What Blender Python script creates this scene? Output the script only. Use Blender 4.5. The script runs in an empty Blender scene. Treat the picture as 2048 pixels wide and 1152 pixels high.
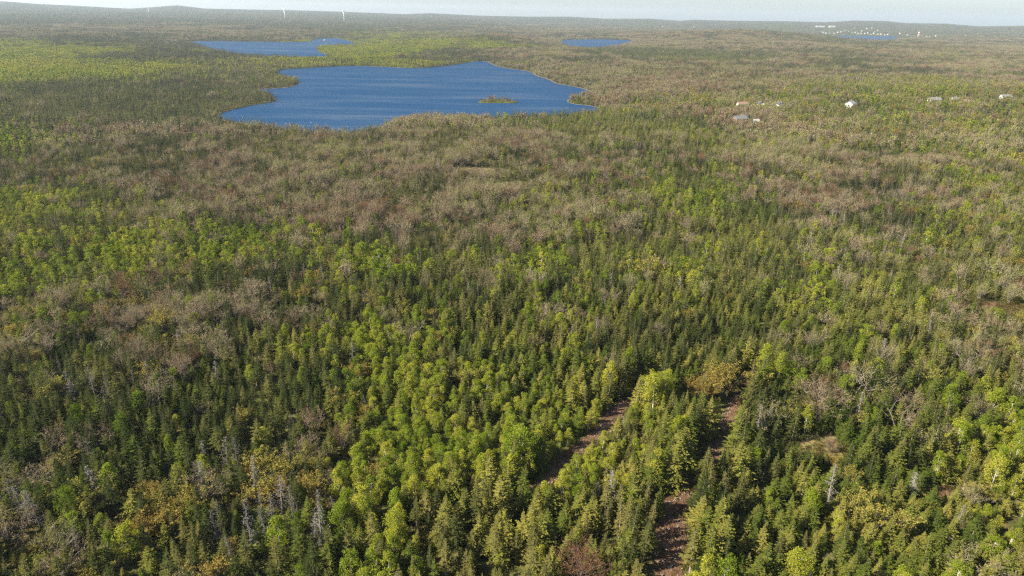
import bpy, math, random
import numpy as np
from mathutils import Matrix, Vector

# ------------------------------------------------------------------ camera, sky, sun, exposure
SC = bpy.context.scene
COL = SC.collection
W, H, F = 2048.0, 1152.0, 1384.0          # photo pixels, focal length in pixels
CAM_Z, PITCH, ROLL = 72.0, 21.46, 1.1
cam_d = bpy.data.cameras.new('camera')
cam_d.sensor_width = 36.0
cam_d.lens = 36.0 * F / W
cam_d.clip_start, cam_d.clip_end = 0.5, 60000
cam = bpy.data.objects.new('camera', cam_d)
COL.objects.link(cam)
CAM_M = Matrix.Rotation(math.radians(90 - PITCH), 3, 'X') @ Matrix.Rotation(math.radians(ROLL), 3, 'Z')
cam.matrix_world = Matrix.Translation((0, 0, CAM_Z)) @ CAM_M.to_4x4()
SC.camera = cam

SUN_AZ, SUN_EL = math.radians(-104), math.radians(36)   # clockwise from the view axis (+Y)
world = bpy.data.worlds.new('World')
SC.world = world
world.use_nodes = True
wn = world.node_tree
bg = wn.nodes['Background']
sky = wn.nodes.new('ShaderNodeTexSky')
sky.sky_type = 'NISHITA'
sky.sun_disc = False
sky.sun_elevation = SUN_EL
sky.sun_rotation = SUN_AZ
sky.altitude = 100
sky.air_density, sky.dust_density, sky.ozone_density = 0.8, 1.3, 1.2
wn.links.new(sky.outputs[0], bg.inputs[0])
bg.inputs[1].default_value = 0.062
sun_d = bpy.data.lights.new('sun', 'SUN')
sun_d.energy = 5.0
sun_d.angle = math.radians(0.5)
sun_d.color = (1.0, 0.90, 0.70)
sun = bpy.data.objects.new('sun', sun_d)
COL.objects.link(sun)
SUN_DIR = Vector((math.sin(SUN_AZ) * math.cos(SUN_EL), math.cos(SUN_AZ) * math.cos(SUN_EL), math.sin(SUN_EL)))
sun.rotation_euler = SUN_DIR.to_track_quat('Z', 'Y').to_euler()
SC.view_settings.view_transform = 'Standard'
SC.view_settings.look = 'None'
SC.view_settings.gamma = 1.0
SC.view_settings.exposure = 1.66
SC.view_settings.use_curve_mapping = False
SC.render.engine = 'CYCLES'
SC.cycles.max_bounces = 6
SC.cycles.diffuse_bounces = 2
SC.cycles.glossy_bounces = 2
SC.cycles.transmission_bounces = 4
SC.cycles.volume_bounces = 0
SC.cycles.use_denoising = False
SC.cycles.denoiser = 'OPENIMAGEDENOISE'
SC.cycles.denoising_input_passes = 'RGB_ALBEDO_NORMAL'
SC.cycles.denoising_prefilter = 'ACCURATE'
SC.cycles.filter_width = 1.3

rng = np.random.default_rng(7)
random.seed(7)
CM = np.array(CAM_M)

# ------------------------------------------------------------------ numbers: pixels, noise
def rays(px, py):
    px, py = np.asarray(px, float), np.asarray(py, float)
    l = np.stack([(px - W / 2) / F, -(py - H / 2) / F, -np.ones_like(px)], -1)
    return l @ CM.T

def on_plane(px, py, z=0.0):
    d = rays(px, py)
    t = (z - CAM_Z) / d[..., 2]
    return d[..., 0] * t, d[..., 1] * t

def project(x, y, z):
    p = np.stack([np.asarray(x, float), np.asarray(y, float), np.asarray(z, float) - CAM_Z], -1) @ CM
    dep = np.maximum(-p[..., 2], 1e-3)
    return W / 2 + F * p[..., 0] / dep, H / 2 - F * p[..., 1] / dep, -p[..., 2]

def _h(ix, iy, s):
    n = (ix.astype(np.int64) * 374761393 + iy.astype(np.int64) * 668265263 + s * 982451653) & 0xFFFFFFFF
    n = ((n ^ (n >> 13)) * 1274126177) & 0xFFFFFFFF
    n = ((n ^ (n >> 16)) * 2246822519) & 0xFFFFFFFF
    return ((n ^ (n >> 15)) & 0xFFFFFF) / float(0xFFFFFF)

def vnoise(x, y, s=0):
    x, y = np.asarray(x, float), np.asarray(y, float)
    ix, iy = np.floor(x), np.floor(y)
    fx, fy = x - ix, y - iy
    fx, fy = fx * fx * (3 - 2 * fx), fy * fy * (3 - 2 * fy)
    a = _h(ix, iy, s) * (1 - fx) + _h(ix + 1, iy, s) * fx
    b = _h(ix, iy + 1, s) * (1 - fx) + _h(ix + 1, iy + 1, s) * fx
    return (a * (1 - fy) + b * fy) * 2 - 1

def fbm(x, y, s=0, o=3):
    t, a, n = 0.0, 1.0, 0.0
    for k in range(o):
        t = t + a * vnoise(np.asarray(x) * 2 ** k + 17.3 * k, np.asarray(y) * 2 ** k - 9.1 * k, s + k)
        n += a
        a *= 0.5
    return t / n

def sstep(a, b, x):
    t = np.clip((x - a) / (b - a), 0, 1)
    return t * t * (3 - 2 * t)

# ------------------------------------------------------------------ lakes (outlines on the water plane z = 0)
LAKES_PX = {
    'big': [(424, 232), (478, 216), (520, 208), (548, 204), (553, 201), (547, 191), (524, 182), (516, 177.5), (547, 177.5),
            (581, 174.5), (599, 168), (598, 161), (581, 156), (556, 150), (558, 142), (566, 139), (598, 137), (650, 134),
            (700, 131.5), (765, 133.5), (800, 135.5), (834, 136.5), (885, 133), (933, 126.5), (945, 123), (974, 122.5), (981, 127),
            (998, 134), (1022, 138), (1063, 143), (1068, 151), (1100, 159), (1106, 166), (1135, 171), (1165, 176.5),
            (1186, 185), (1184, 191), (1165, 196), (1138, 197.5), (1132, 203), (1145, 208), (1175, 211), (1204, 216), (1190, 224),
            (1138, 229), (1039, 234), (953, 236), (851, 238), (793, 246), (748, 260), (680, 268), (632, 266),
            (580, 260), (547, 256), (495, 248), (455, 243)],
    'upper': [(368, 82.5), (393, 88), (410, 95), (448, 104), (478, 110), (513, 114), (581, 116), (632, 116), (664, 113),
              (640, 105), (631, 96), (640, 91.5), (700, 91), (716, 88), (700, 82), (684, 77.5), (663, 76), (630, 77.5), (626, 83),
              (581, 84.5), (513, 83.5), (427, 82)],
    'side': [(1118, 79.5), (1180, 78.5), (1236, 79), (1264, 81), (1262, 87), (1220, 96), (1186, 99), (1150, 98), (1124, 90)],
    'harbour': [(1660, 71), (1700, 71.5), (1788, 72), (1800, 75.5), (1792, 80), (1735, 83), (1660, 82)],
}

def smooth_poly(p, it=2):
    p = np.array(p, float)
    for _ in range(it):
        q = np.roll(p, -1, 0)
        p = np.stack([p * .75 + q * .25, p * .25 + q * .75], 1).reshape(-1, 2)
    return p

LAKES = {}
for k, pp in LAKES_PX.items():
    q = smooth_poly(pp, 2)
    x, y = on_plane(q[:, 0], q[:, 1], 0.0)
    LAKES[k] = np.stack([x, y], -1)
isl = []
for a in np.linspace(0, 2 * np.pi, 28, endpoint=False):
    isl.append((997 + 41 * math.cos(a), 203.6 + 3.6 * math.sin(a) + 0.9 * math.sin(2.3 * a + 1)))
q = np.array(isl)
x, y = on_plane(q[:, 0], q[:, 1], 0.0)
ISLAND = np.stack([x, y], -1)

def sdist(poly, x, y):
    """signed distance to a polygon, negative inside"""
    x, y = np.asarray(x, float).ravel(), np.asarray(y, float).ravel()
    best = np.full(x.shape, 1e18)
    ins = np.zeros(x.shape, bool)
    n = len(poly)
    for i in range(n):
        ax, ay = poly[i]
        bx, by = poly[(i + 1) % n]
        dx, dy = bx - ax, by - ay
        t = np.clip(((x - ax) * dx + (y - ay) * dy) / (dx * dx + dy * dy + 1e-9), 0, 1)
        best = np.minimum(best, (x - ax - t * dx) ** 2 + (y - ay - t * dy) ** 2)
        if ay != by:
            c = (ay > y) != (by > y)
            ins ^= c & (x < (bx - ax) * (y - ay) / (by - ay) + ax)
    d = np.sqrt(best)
    return np.where(ins, -d, d)

SKYLINE = np.array([(-400, -2), (0, 4), (60, 8), (150, 12), (250, 17), (300, 14), (345, 11), (400, 17), (500, 19), (567, 20), (640, 22), (700, 24),
                    (800, 28), (850, 26), (950, 31), (1050, 33), (1130, 33), (1200, 37), (1290, 37), (1350, 41), (1380, 39), (1450, 41),
                    (1560, 42), (1640, 44), (1700, 41), (1760, 42), (1800, 46), (1880, 47), (1950, 52), (2048, 51), (2500, 58)], float)

def px_of_az(az):
    return W / 2 + F * np.tan(np.clip(az, -1.2, 1.2)) * 1.0745     # column of a far point on the horizon

def ground(x, y):
    sh = np.shape(x)
    x, y = np.asarray(x, float).ravel(), np.asarray(y, float).ravel()
    d = np.hypot(x, y)
    az = np.arctan2(x, y)
    fr = np.where(np.abs(az) < 1.3, 1.0, 0.4)
    px = px_of_az(az)
    z = 3.2 + 1.6 * fbm(x / 230, y / 230, 3, 2) * sstep(60, 300, d)
    z += 4.0 * np.exp(-(((x - 75) / 130) ** 2 + ((y - 395) / 75) ** 2))
    z += 5.0 * np.exp(-(((x - 330) / 260) ** 2 + ((y - 700) / 130) ** 2))
    # far relief
    z += 5 * sstep(900, 2500, d) * (0.4 + fbm(x / 700, y / 700, 11, 3))
    z += 19 * sstep(2600, 4800, d) * fbm(x / 1500, y / 1300, 21, 3) * fr
    z += 20 * sstep(2300, 4800, d) * sstep(1150, 850, px)
    z += 30 * np.exp(-(((px - 1470) / 190) ** 2 + ((d - 3000) / 520) ** 2))
    z += 12 * np.exp(-(((px - 1010) / 110) ** 2 + ((d - 2050) / 260) ** 2))
    yh = 32 + (px - 1024) * 0.0192
    zr = 72 + 8000 * (yh - np.interp(px, SKYLINE[:, 0], SKYLINE[:, 1])) * 0.866 / F - 9
    r = sstep(4900, 7900, d)
    z = z * (1 - r) + zr * r * np.where(np.abs(az) < 1.2, 1, .6)
    z = z - 70 * sstep(8400, 12000, d)
    for k, p in LAKES.items():
        b = p.mean(0)
        R = np.max(np.hypot(*(p - b).T)) + 700
        m = np.hypot(x - b[0], y - b[1]) < R
        if not m.any():
            continue
        s = sdist(p, x[m], y[m])
        mar = 6 + d[m] * 0.012
        wid = 30 + d[m] * 0.05
        out = -0.25 + (z[m] + 0.25) * sstep(mar, mar + wid, s)
        z[m] = np.where(s < 0, -2.2, out)
    return z.reshape(sh)

def g1(x, y):
    return float(ground(np.array([x]), np.array([y]))[0])

def on_ground(px, py, start=20.0):
    """point of the terrain seen at a photo pixel: first crossing of the sight line beyond the start distance"""
    px, py = np.atleast_1d(np.asarray(px, float)), np.atleast_1d(np.asarray(py, float))
    d = rays(px, py)
    d = d / np.hypot(d[:, 0], d[:, 1])[:, None]
    T = np.geomspace(start, 9000, 900)
    P = T[None, :, None] * d[:, None, :]
    gap = P[..., 2] + CAM_Z - ground(P[..., 0], P[..., 1])
    below = gap < 0
    i = np.where(below.any(1), below.argmax(1), len(T) - 1)
    lo, hi = T[np.maximum(i - 1, 0)], T[i]
    for _ in range(14):
        mid = (lo + hi) / 2
        g = d[:, 2] * mid + CAM_Z - ground(d[:, 0] * mid, d[:, 1] * mid)
        hi = np.where(g < 0, mid, hi)
        lo = np.where(g < 0, lo, mid)
    x, y = d[:, 0] * hi, d[:, 1] * hi
    return x, y, ground(x, y)

# ------------------------------------------------------------------ materials
MATS = {}

def new_mat(name):
    m = bpy.data.materials.new(name)
    m.use_nodes = True
    nt = m.node_tree
    for n in list(nt.nodes):
        nt.nodes.remove(n)
    out = nt.nodes.new('ShaderNodeOutputMaterial')
    MATS[name] = m
    return m, nt, out

def N(nt, kind, **kw):
    n = nt.nodes.new(kind)
    for k, v in kw.items():
        setattr(n, k, v)
    return n

def ramp(nt, fac, stops):
    r = N(nt, 'ShaderNodeValToRGB')
    e = r.color_ramp.elements
    e[0].position, e[0].color = stops[0][0], (*stops[0][1], 1)
    e[1].position, e[1].color = stops[-1][0], (*stops[-1][1], 1)
    for p, c in stops[1:-1]:
        q = e.new(p)
        q.color = (*c, 1)
    nt.links.new(fac, r.inputs[0])
    return r.outputs[0]

def math_node(nt, op, a, b=None, c=None):
    n = N(nt, 'ShaderNodeMath', operation=op)
    for i, v in enumerate((a, b, c)):
        if v is None:
            continue
        if isinstance(v, (int, float)):
            n.inputs[i].default_value = v
        else:
            nt.links.new(v, n.inputs[i])
    return n.outputs[0]

def leaf_mat(name, stops, trans=0.25, spread=0.35):
    """foliage: hue from each plant's own tint, varied from spray to spray"""
    m, nt, out = new_mat(name)
    a = N(nt, 'ShaderNodeAttribute', attribute_name='tint', attribute_type='INSTANCER')
    v = N(nt, 'ShaderNodeAttribute', attribute_name='v', attribute_type='GEOMETRY')
    f = math_node(nt, 'MULTIPLY_ADD', math_node(nt, 'SUBTRACT', v.outputs['Fac'], 0.5), spread, a.outputs['Fac'])
    col = ramp(nt, f, stops)
    d = N(nt, 'ShaderNodeBsdfDiffuse')
    nt.links.new(col, d.inputs[0])
    if trans > 0:
        t = N(nt, 'ShaderNodeBsdfTranslucent')
        nt.links.new(col, t.inputs[0])
        mx = N(nt, 'ShaderNodeMixShader')
        mx.inputs[0].default_value = trans
        nt.links.new(d.outputs[0], mx.inputs[1])
        nt.links.new(t.outputs[0], mx.inputs[2])
        nt.links.new(mx.outputs[0], out.inputs[0])
    else:
        nt.links.new(d.outputs[0], out.inputs[0])
    return m

def plain_mat(name, c1, c2, scale=3.0, rough=0.8, metal=0.0):
    m, nt, out = new_mat(name)
    tc = N(nt, 'ShaderNodeTexCoord')
    no = N(nt, 'ShaderNodeTexNoise')
    no.inputs['Scale'].default_value = scale
    no.inputs['Detail'].default_value = 4
    nt.links.new(tc.outputs['Object'], no.inputs['Vector'])
    b = N(nt, 'ShaderNodeBsdfPrincipled')
    nt.links.new(ramp(nt, no.outputs['Fac'], [(0.35, c1), (0.65, c2)]), b.inputs['Base Color'])
    b.inputs['Roughness'].default_value = rough
    b.inputs['Metallic'].default_value = metal
    nt.links.new(b.outputs[0], out.inputs[0])
    return m

leaf_mat('spruce_needles', [(0.0, (0.016, 0.026, 0.008)), (0.5, (0.044, 0.055, 0.014)), (1.0, (0.130, 0.120, 0.034))], 0.13, 0.45)
leaf_mat('fir_needles', [(0.0, (0.026, 0.046, 0.009)), (0.5, (0.086, 0.108, 0.018)), (1.0, (0.195, 0.182, 0.040))], 0.16, 0.45)
leaf_mat('birch_leaves', [(0.0, (0.090, 0.140, 0.014)), (0.5, (0.185, 0.235, 0.022)), (1.0, (0.320, 0.315, 0.040))], 0.42, 0.5)
leaf_mat('bud_haze', [(0.0, (0.145, 0.070, 0.038)), (0.25, (0.212, 0.158, 0.104)), (0.5, (0.252, 0.210, 0.138)), (0.75, (0.245, 0.222, 0.118)), (1.0, (0.200, 0.212, 0.066))], 0.3, 0.3)
leaf_mat('young_leaves', [(0.0, (0.190, 0.130, 0.038)), (0.5, (0.235, 0.195, 0.046)), (1.0, (0.200, 0.228, 0.050))], 0.3, 0.5)
leaf_mat('dead_twigs', [(0.0, (0.105, 0.092, 0.078)), (0.5, (0.165, 0.150, 0.133)), (1.0, (0.26, 0.245, 0.222))], 0.0)
leaf_mat('shrub_leaves', [(0.0, (0.060, 0.036, 0.016)), (0.45, (0.072, 0.064, 0.017)), (1.0, (0.070, 0.100, 0.016))], 0.25)
leaf_mat('bark_dark', [(0.0, (0.080, 0.066, 0.054)), (1.0, (0.220, 0.195, 0.165))], 0.0)
leaf_mat('bark_pale', [(0.0, (0.20, 0.175, 0.15)), (1.0, (0.42, 0.39, 0.35))], 0.0)
leaf_mat('bark_grey', [(0.0, (0.120, 0.100, 0.085)), (1.0, (0.235, 0.208, 0.180))], 0.0)
plain_mat('white_siding', (0.60, 0.60, 0.58), (0.70, 0.70, 0.68), 0.8)
plain_mat('cream_siding', (0.55, 0.50, 0.42), (0.62, 0.57, 0.48), 0.8)
plain_mat('brown_siding', (0.10, 0.075, 0.055), (0.14, 0.105, 0.08), 0.8)
plain_mat('grey_siding', (0.32, 0.32, 0.32), (0.40, 0.40, 0.40), 0.8)
plain_mat('grey_shingles', (0.13, 0.13, 0.14), (0.19, 0.19, 0.20), 2.5)
plain_mat('dark_shingles', (0.035, 0.035, 0.038), (0.06, 0.06, 0.064), 2.5)
plain_mat('pale_metal_roof', (0.25, 0.265, 0.275), (0.32, 0.335, 0.345), 0.5, 0.5)
plain_mat('brown_shingles', (0.16, 0.105, 0.075), (0.22, 0.15, 0.11), 2.5)
plain_mat('window_glass', (0.02, 0.025, 0.03), (0.03, 0.035, 0.04), 1.0, 0.15)
plain_mat('brick', (0.20, 0.09, 0.065), (0.27, 0.13, 0.09), 3.0)
plain_mat('turbine_white', (0.78, 0.79, 0.80), (0.82, 0.83, 0.84), 0.1, 0.4)
plain_mat('mast_red', (0.40, 0.06, 0.04), (0.45, 0.08, 0.05), 0.3, 0.6)
plain_mat('rock', (0.12, 0.10, 0.085), (0.28, 0.24, 0.20), 1.2)

def ground_mat():
    m, nt, out = new_mat('forest_floor')
    tc = N(nt, 'ShaderNodeNewGeometry')
    b = N(nt, 'ShaderNodeBsdfPrincipled')
    b.inputs['Roughness'].default_value = 1.0
    b.inputs['Specular IOR Level'].default_value = 0.0
    n1 = N(nt, 'ShaderNodeTexNoise')
    n1.inputs['Scale'].default_value = 0.035
    n1.inputs['Detail'].default_value = 6
    n2 = N(nt, 'ShaderNodeTexNoise')
    n2.inputs['Scale'].default_value = 0.9
    n2.inputs['Detail'].default_value = 8
    for n in (n1, n2):
        nt.links.new(tc.outputs['Position'], n.inputs['Vector'])
    c1 = ramp(nt, n2.outputs['Fac'], [(0.3, (0.030, 0.026, 0.014)), (0.5, (0.062, 0.060, 0.022)), (0.7, (0.115, 0.088, 0.046))])
    c2 = ramp(nt, n2.outputs['Fac'], [(0.3, (0.040, 0.048, 0.016)), (0.5, (0.075, 0.085, 0.024)), (0.7, (0.120, 0.120, 0.040))])
    mx = N(nt, 'ShaderNodeMixRGB')
    nt.links.new(ramp(nt, n1.outputs['Fac'], [(0.42, (0, 0, 0)), (0.58, (1, 1, 1))]), mx.inputs[0])
    nt.links.new(c1, mx.inputs[1])
    nt.links.new(c2, mx.inputs[2])
    nt.links.new(mx.outputs[0], b.inputs['Base Color'])
    bp = N(nt, 'ShaderNodeBump')
    bp.inputs['Strength'].default_value = 0.6
    bp.inputs['Distance'].default_value = 0.4
    nt.links.new(n2.outputs['Fac'], bp.inputs['Height'])
    nt.links.new(bp.outputs[0], b.inputs['Normal'])
    nt.links.new(b.outputs[0], out.inputs[0])

def dirt_mat():
    m, nt, out = new_mat('track_dirt')
    tc = N(nt, 'ShaderNodeNewGeometry')
    b = N(nt, 'ShaderNodeBsdfPrincipled')
    b.inputs['Roughness'].default_value = 1.0
    b.inputs['Specular IOR Level'].default_value = 0.1
    n1 = N(nt, 'ShaderNodeTexNoise')
    n1.inputs['Scale'].default_value = 0.5
    n1.inputs['Detail'].default_value = 9
    n1.inputs['Roughness'].default_value = 0.72
    n2 = N(nt, 'ShaderNodeTexVoronoi')
    n2.inputs['Scale'].default_value = 3.2
    nt.links.new(tc.outputs['Position'], n1.inputs['Vector'])
    nt.links.new(tc.outputs['Position'], n2.inputs['Vector'])
    c = ramp(nt, n1.outputs['Fac'], [(0.3, (0.038, 0.021, 0.012)), (0.5, (0.096, 0.056, 0.032)), (0.72, (0.190, 0.122, 0.074))])
    nt.links.new(c, b.inputs['Base Color'])
    bp = N(nt, 'ShaderNodeBump')
    bp.inputs['Strength'].default_value = 0.9
    bp.inputs['Distance'].default_value = 0.25
    nt.links.new(math_node(nt, 'ADD', n1.outputs['Fac'], math_node(nt, 'MULTIPLY', n2.outputs['Distance'], 0.5)), bp.inputs['Height'])
    nt.links.new(bp.outputs[0], b.inputs['Normal'])
    nt.links.new(b.outputs[0], out.inputs[0])

def water_mat():
    m, nt, out = new_mat('lake_water')
    tc = N(nt, 'ShaderNodeNewGeometry')
    mp = N(nt, 'ShaderNodeMapping')
    mp.inputs['Rotation'].default_value = (0, 0, math.radians(8))
    mp.inputs['Scale'].default_value = (0.22, 1.0, 1.0)
    nt.links.new(tc.outputs['Position'], mp.inputs['Vector'])
    rip = N(nt, 'ShaderNodeTexNoise')
    rip.inputs['Scale'].default_value = 0.45
    rip.inputs['Detail'].default_value = 6
    rip.inputs['Roughness'].default_value = 0.6
    nt.links.new(mp.outputs[0], rip.inputs['Vector'])
    gust = N(nt, 'ShaderNodeTexNoise')
    gust.inputs['Scale'].default_value = 0.028
    gust.inputs['Detail'].default_value = 5
    gust.inputs['Roughness'].default_value = 0.6
    nt.links.new(mp.outputs[0], gust.inputs['Vector'])
    b = N(nt, 'ShaderNodeBsdfDiffuse')
    b.inputs['Color'].default_value = (0.009, 0.042, 0.108, 1)
    gl = N(nt, 'ShaderNodeBsdfGlossy')
    nt.links.new(ramp(nt, gust.outputs['Fac'], [(0.35, (0.12,) * 3), (0.65, (0.25,) * 3)]), gl.inputs['Roughness'])
    bp = N(nt, 'ShaderNodeBump')
    bp.inputs['Distance'].default_value = 2.2
    nt.links.new(rip.outputs['Fac'], bp.inputs['Height'])
    nt.links.new(bp.outputs[0], gl.inputs['Normal'])
    mx = N(nt, 'ShaderNodeMixShader')      # a wind-roughened surface shows little of the low sky; calmer streaks show more
    nt.links.new(ramp(nt, gust.outputs['Fac'], [(0.34, (0.40,) * 3), (0.46, (0.14,) * 3), (0.56, (0.06,) * 3), (0.68, (0.02,) * 3)]), mx.inputs[0])
    nt.links.new(b.outputs[0], mx.inputs[1])
    nt.links.new(gl.outputs[0], mx.inputs[2])
    nt.links.new(mx.outputs[0], out.inputs[0])

ground_mat()
dirt_mat()
water_mat()

# ------------------------------------------------------------------ object helpers
def mesh_obj(name, v, f, mat, parent=None, vals=None, smooth=False):
    me = bpy.data.meshes.new(name)
    me.from_pydata([tuple(p) for p in v], [], [tuple(q) for q in f])
    for mm in (mat if isinstance(mat, (list, tuple)) else [mat]):
        me.materials.append(MATS[mm])
    if vals is not None:
        at = me.attributes.new('v', 'FLOAT', 'FACE')
        at.data.foreach_set('value', np.asarray(vals, np.float32))
    if smooth:
        me.polygons.foreach_set('use_smooth', np.ones(len(me.polygons), bool))
    o = bpy.data.objects.new(name, me)
    COL.objects.link(o)
    o.parent = parent
    return o

def empty(name, loc, rz=0.0):
    o = bpy.data.objects.new(name, None)
    o.empty_display_size = 0.5
    COL.objects.link(o)
    o.location = loc
    o.rotation_euler = (0, 0, rz)
    return o

def tag(o, label=None, cat=None, group=None, kind=None):
    for k, v in (('label', label), ('category', cat), ('group', group), ('kind', kind)):
        if v:
            o[k] = v
    return o

class MB:
    """collects faces of one mesh"""
    def __init__(s):
        s.v, s.f, s.a = [], [], []

    def face(s, pts, a=0.5):
        n = len(s.v)
        s.v += [tuple(p) for p in pts]
        s.f.append(tuple(range(n, n + len(pts))))
        s.a.append(a)

    def box(s, c, d, rz=0.0, a=0.5):
        n = len(s.v)
        ca, sa = math.cos(rz), math.sin(rz)
        for k in range(8):
            px, py, pz = [(1 if k >> i & 1 else -1) * d[i] / 2 for i in range(3)]
            s.v.append((c[0] + px * ca - py * sa, c[1] + px * sa + py * ca, c[2] + pz))
        for q in ((0, 2, 3, 1), (4, 5, 7, 6), (0, 1, 5, 4), (2, 6, 7, 3), (0, 4, 6, 2), (1, 3, 7, 5)):
            s.f.append(tuple(n + i for i in q))
            s.a.append(a)

    def tube(s, pts, rad, n=5, a=0.5, cap=True):
        base = len(s.v)
        pts = [Vector(p) for p in pts]
        for i, p in enumerate(pts):
            t = (pts[min(i + 1, len(pts) - 1)] - pts[max(i - 1, 0)]).normalized()
            u = t.cross(Vector((0.31, 0.95, 0.05)))
            if u.length < 1e-3:
                u = t.cross(Vector((1, 0, 0)))
            u.normalize()
            w = t.cross(u)
            for k in range(n):
                an = 2 * math.pi * k / n
                s.v.append(tuple(p + (u * math.cos(an) + w * math.sin(an)) * rad[i]))
        for i in range(len(pts) - 1):
            for k in range(n):
                k2 = (k + 1) % n
                s.f.append((base + i * n + k, base + i * n + k2, base + (i + 1) * n + k2, base + (i + 1) * n + k))
                s.a.append(a)
        if cap:
            s.f.append(tuple(base + (len(pts) - 1) * n + k for k in range(n)))
            s.a.append(a)
            s.f.append(tuple(base + n - 1 - k for k in range(n)))
            s.a.append(a)

    def add(s, o, off=(0, 0, 0), sc=1.0, rz=0.0, a=None):
        n = len(s.v)
        ca, sa = math.cos(rz) * sc, math.sin(rz) * sc
        s.v += [(x * ca - y * sa + off[0], x * sa + y * ca + off[1], z * sc + off[2]) for x, y, z in o.v]
        s.f += [tuple(i + n for i in q) for q in o.f]
        s.a += [a] * len(o.a) if a is not None else o.a

    def build(s, name, mat, parent=None, smooth=False):
        return mesh_obj(name, s.v, s.f, mat, parent, s.a, smooth)

# ------------------------------------------------------------------ terrain, water, tracks
def build_terrain():
    az = np.unique(np.round(np.concatenate([np.radians(np.arange(-52, 52.01, 0.3)), np.radians(np.arange(52, 308.1, 4))]), 6))
    az = az[:-1] if abs(az[-1] - az[0] - 2 * np.pi) < 1e-4 else az
    rr = np.concatenate([[4, 12, 22, 32, 42, 50, 58], np.geomspace(64, 14000, 330)])
    A, R = np.meshgrid(az, rr)
    x, y = R * np.sin(A), R * np.cos(A)
    z = ground(x, y)
    n, m = x.shape
    v = np.stack([x, y, z], -1).reshape(-1, 3)
    i = np.arange(n - 1)[:, None] * m
    j = np.arange(m)[None, :]
    j2 = (j + 1) % m
    f = np.stack([i + j, i + m + j, i + m + j2, i + j2], -1).reshape(-1, 4)
    f = f[:, ::-1]
    me = bpy.data.meshes.new('ground')
    fl = [tuple(q) for q in f.tolist()] + [tuple(range(m))]
    me.from_pydata(v.tolist(), [], fl)
    me.materials.append(MATS['forest_floor'])
    me.polygons.foreach_set('use_smooth', np.ones(len(me.polygons), bool))
    o = bpy.data.objects.new('ground', me)
    COL.objects.link(o)
    tag(o, 'gently rolling forest floor of moss, leaf litter and low hills', None, None, 'structure')

build_terrain()
for nm, k, lab in (('lake', 'big', 'large wind-rippled blue lake with a small wooded island'),
                   ('lake', 'upper', 'long narrow blue lake with a wooded point beyond the large lake'),
                   ('lake', 'side', 'small blue lake behind a low wooded ridge'),
                   ('harbour_water', 'harbour', 'strip of blue harbour water below the far town')):
    p = LAKES[k]
    o = mesh_obj(nm, [(a, b, 0.0) for a, b in p], [tuple(range(len(p)))], 'lake_water')
    if o.data.polygons[0].normal.z < 0:
        o.data.flip_normals()
    tag(o, lab, None, None, 'structure')

MATS_SHORE = plain_mat('shore', (0.050, 0.040, 0.023), (0.110, 0.084, 0.048), 0.08)

def build_shore(p, lab, wmul):
    p = smooth_poly(p, 1)
    c = np.roll(p, -1, 0) - np.roll(p, 1, 0)
    nrm = np.stack([c[:, 1], -c[:, 0]], -1)
    nrm /= np.linalg.norm(nrm, axis=1)[:, None] + 1e-9
    t = p + nrm * 1.0
    if (sdist(p, t[:, 0], t[:, 1]) < 0).mean() > .5:
        nrm = -nrm
    w = wmul * (0.25 + 3.2 * np.clip(fbm(p[:, 0] / 45, p[:, 1] / 45, 88, 3) * 1.6 - .25 + .8 * sstep(40, 130, p[:, 0]), 0, 1.3))
    n = len(p)
    v = []
    for off, z in ((-1.0, -.35), (0.2, .06), (1.0, .30)):
        q = p + nrm * (off * (w[:, None] if off > .5 else 1.0))
        v += [(a, b, z) for a, b in q]
    q = p + nrm * (w[:, None] * 1.6)
    v += [(a, b, -.45) for a, b in q]
    f = [(r * n + k, r * n + (k + 1) % n, (r + 1) * n + (k + 1) % n, (r + 1) * n + k) for r in range(3) for k in range(n)]
    o = mesh_obj('lake_shore', v, f, 'shore')
    tag(o, lab, None, None, 'structure')

build_shore(LAKES['big'], 'tan strip of bare shore and dead reeds round the large lake', 1.0)
build_shore(LAKES['upper'], 'thin tan strip of shore round the long narrow lake', .8)

def build_island():
    c = ISLAND.mean(0)
    v, f = [], []
    n = len(ISLAND)
    for s, z in ((1.03, -0.8), (0.97, 0.25), (0.85, 0.7), (0.5, 1.1)):
        for q in ISLAND:
            w = c + (q - c) * s
            v.append((w[0], w[1], z + (0.12 * vnoise(w[0] / 3, w[1] / 3, 5) if z > 0.5 else 0)))
    for r in range(3):
        for k in range(n):
            k2 = (k + 1) % n
            f.append((r * n + k, r * n + k2, (r + 1) * n + k2, (r + 1) * n + k))
    f.append(tuple(3 * n + k for k in range(n)))
    o = mesh_obj('island', v, f, 'forest_floor')
    tag(o, 'low grassy island out in the large lake', None, None, 'structure')

build_island()

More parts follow.
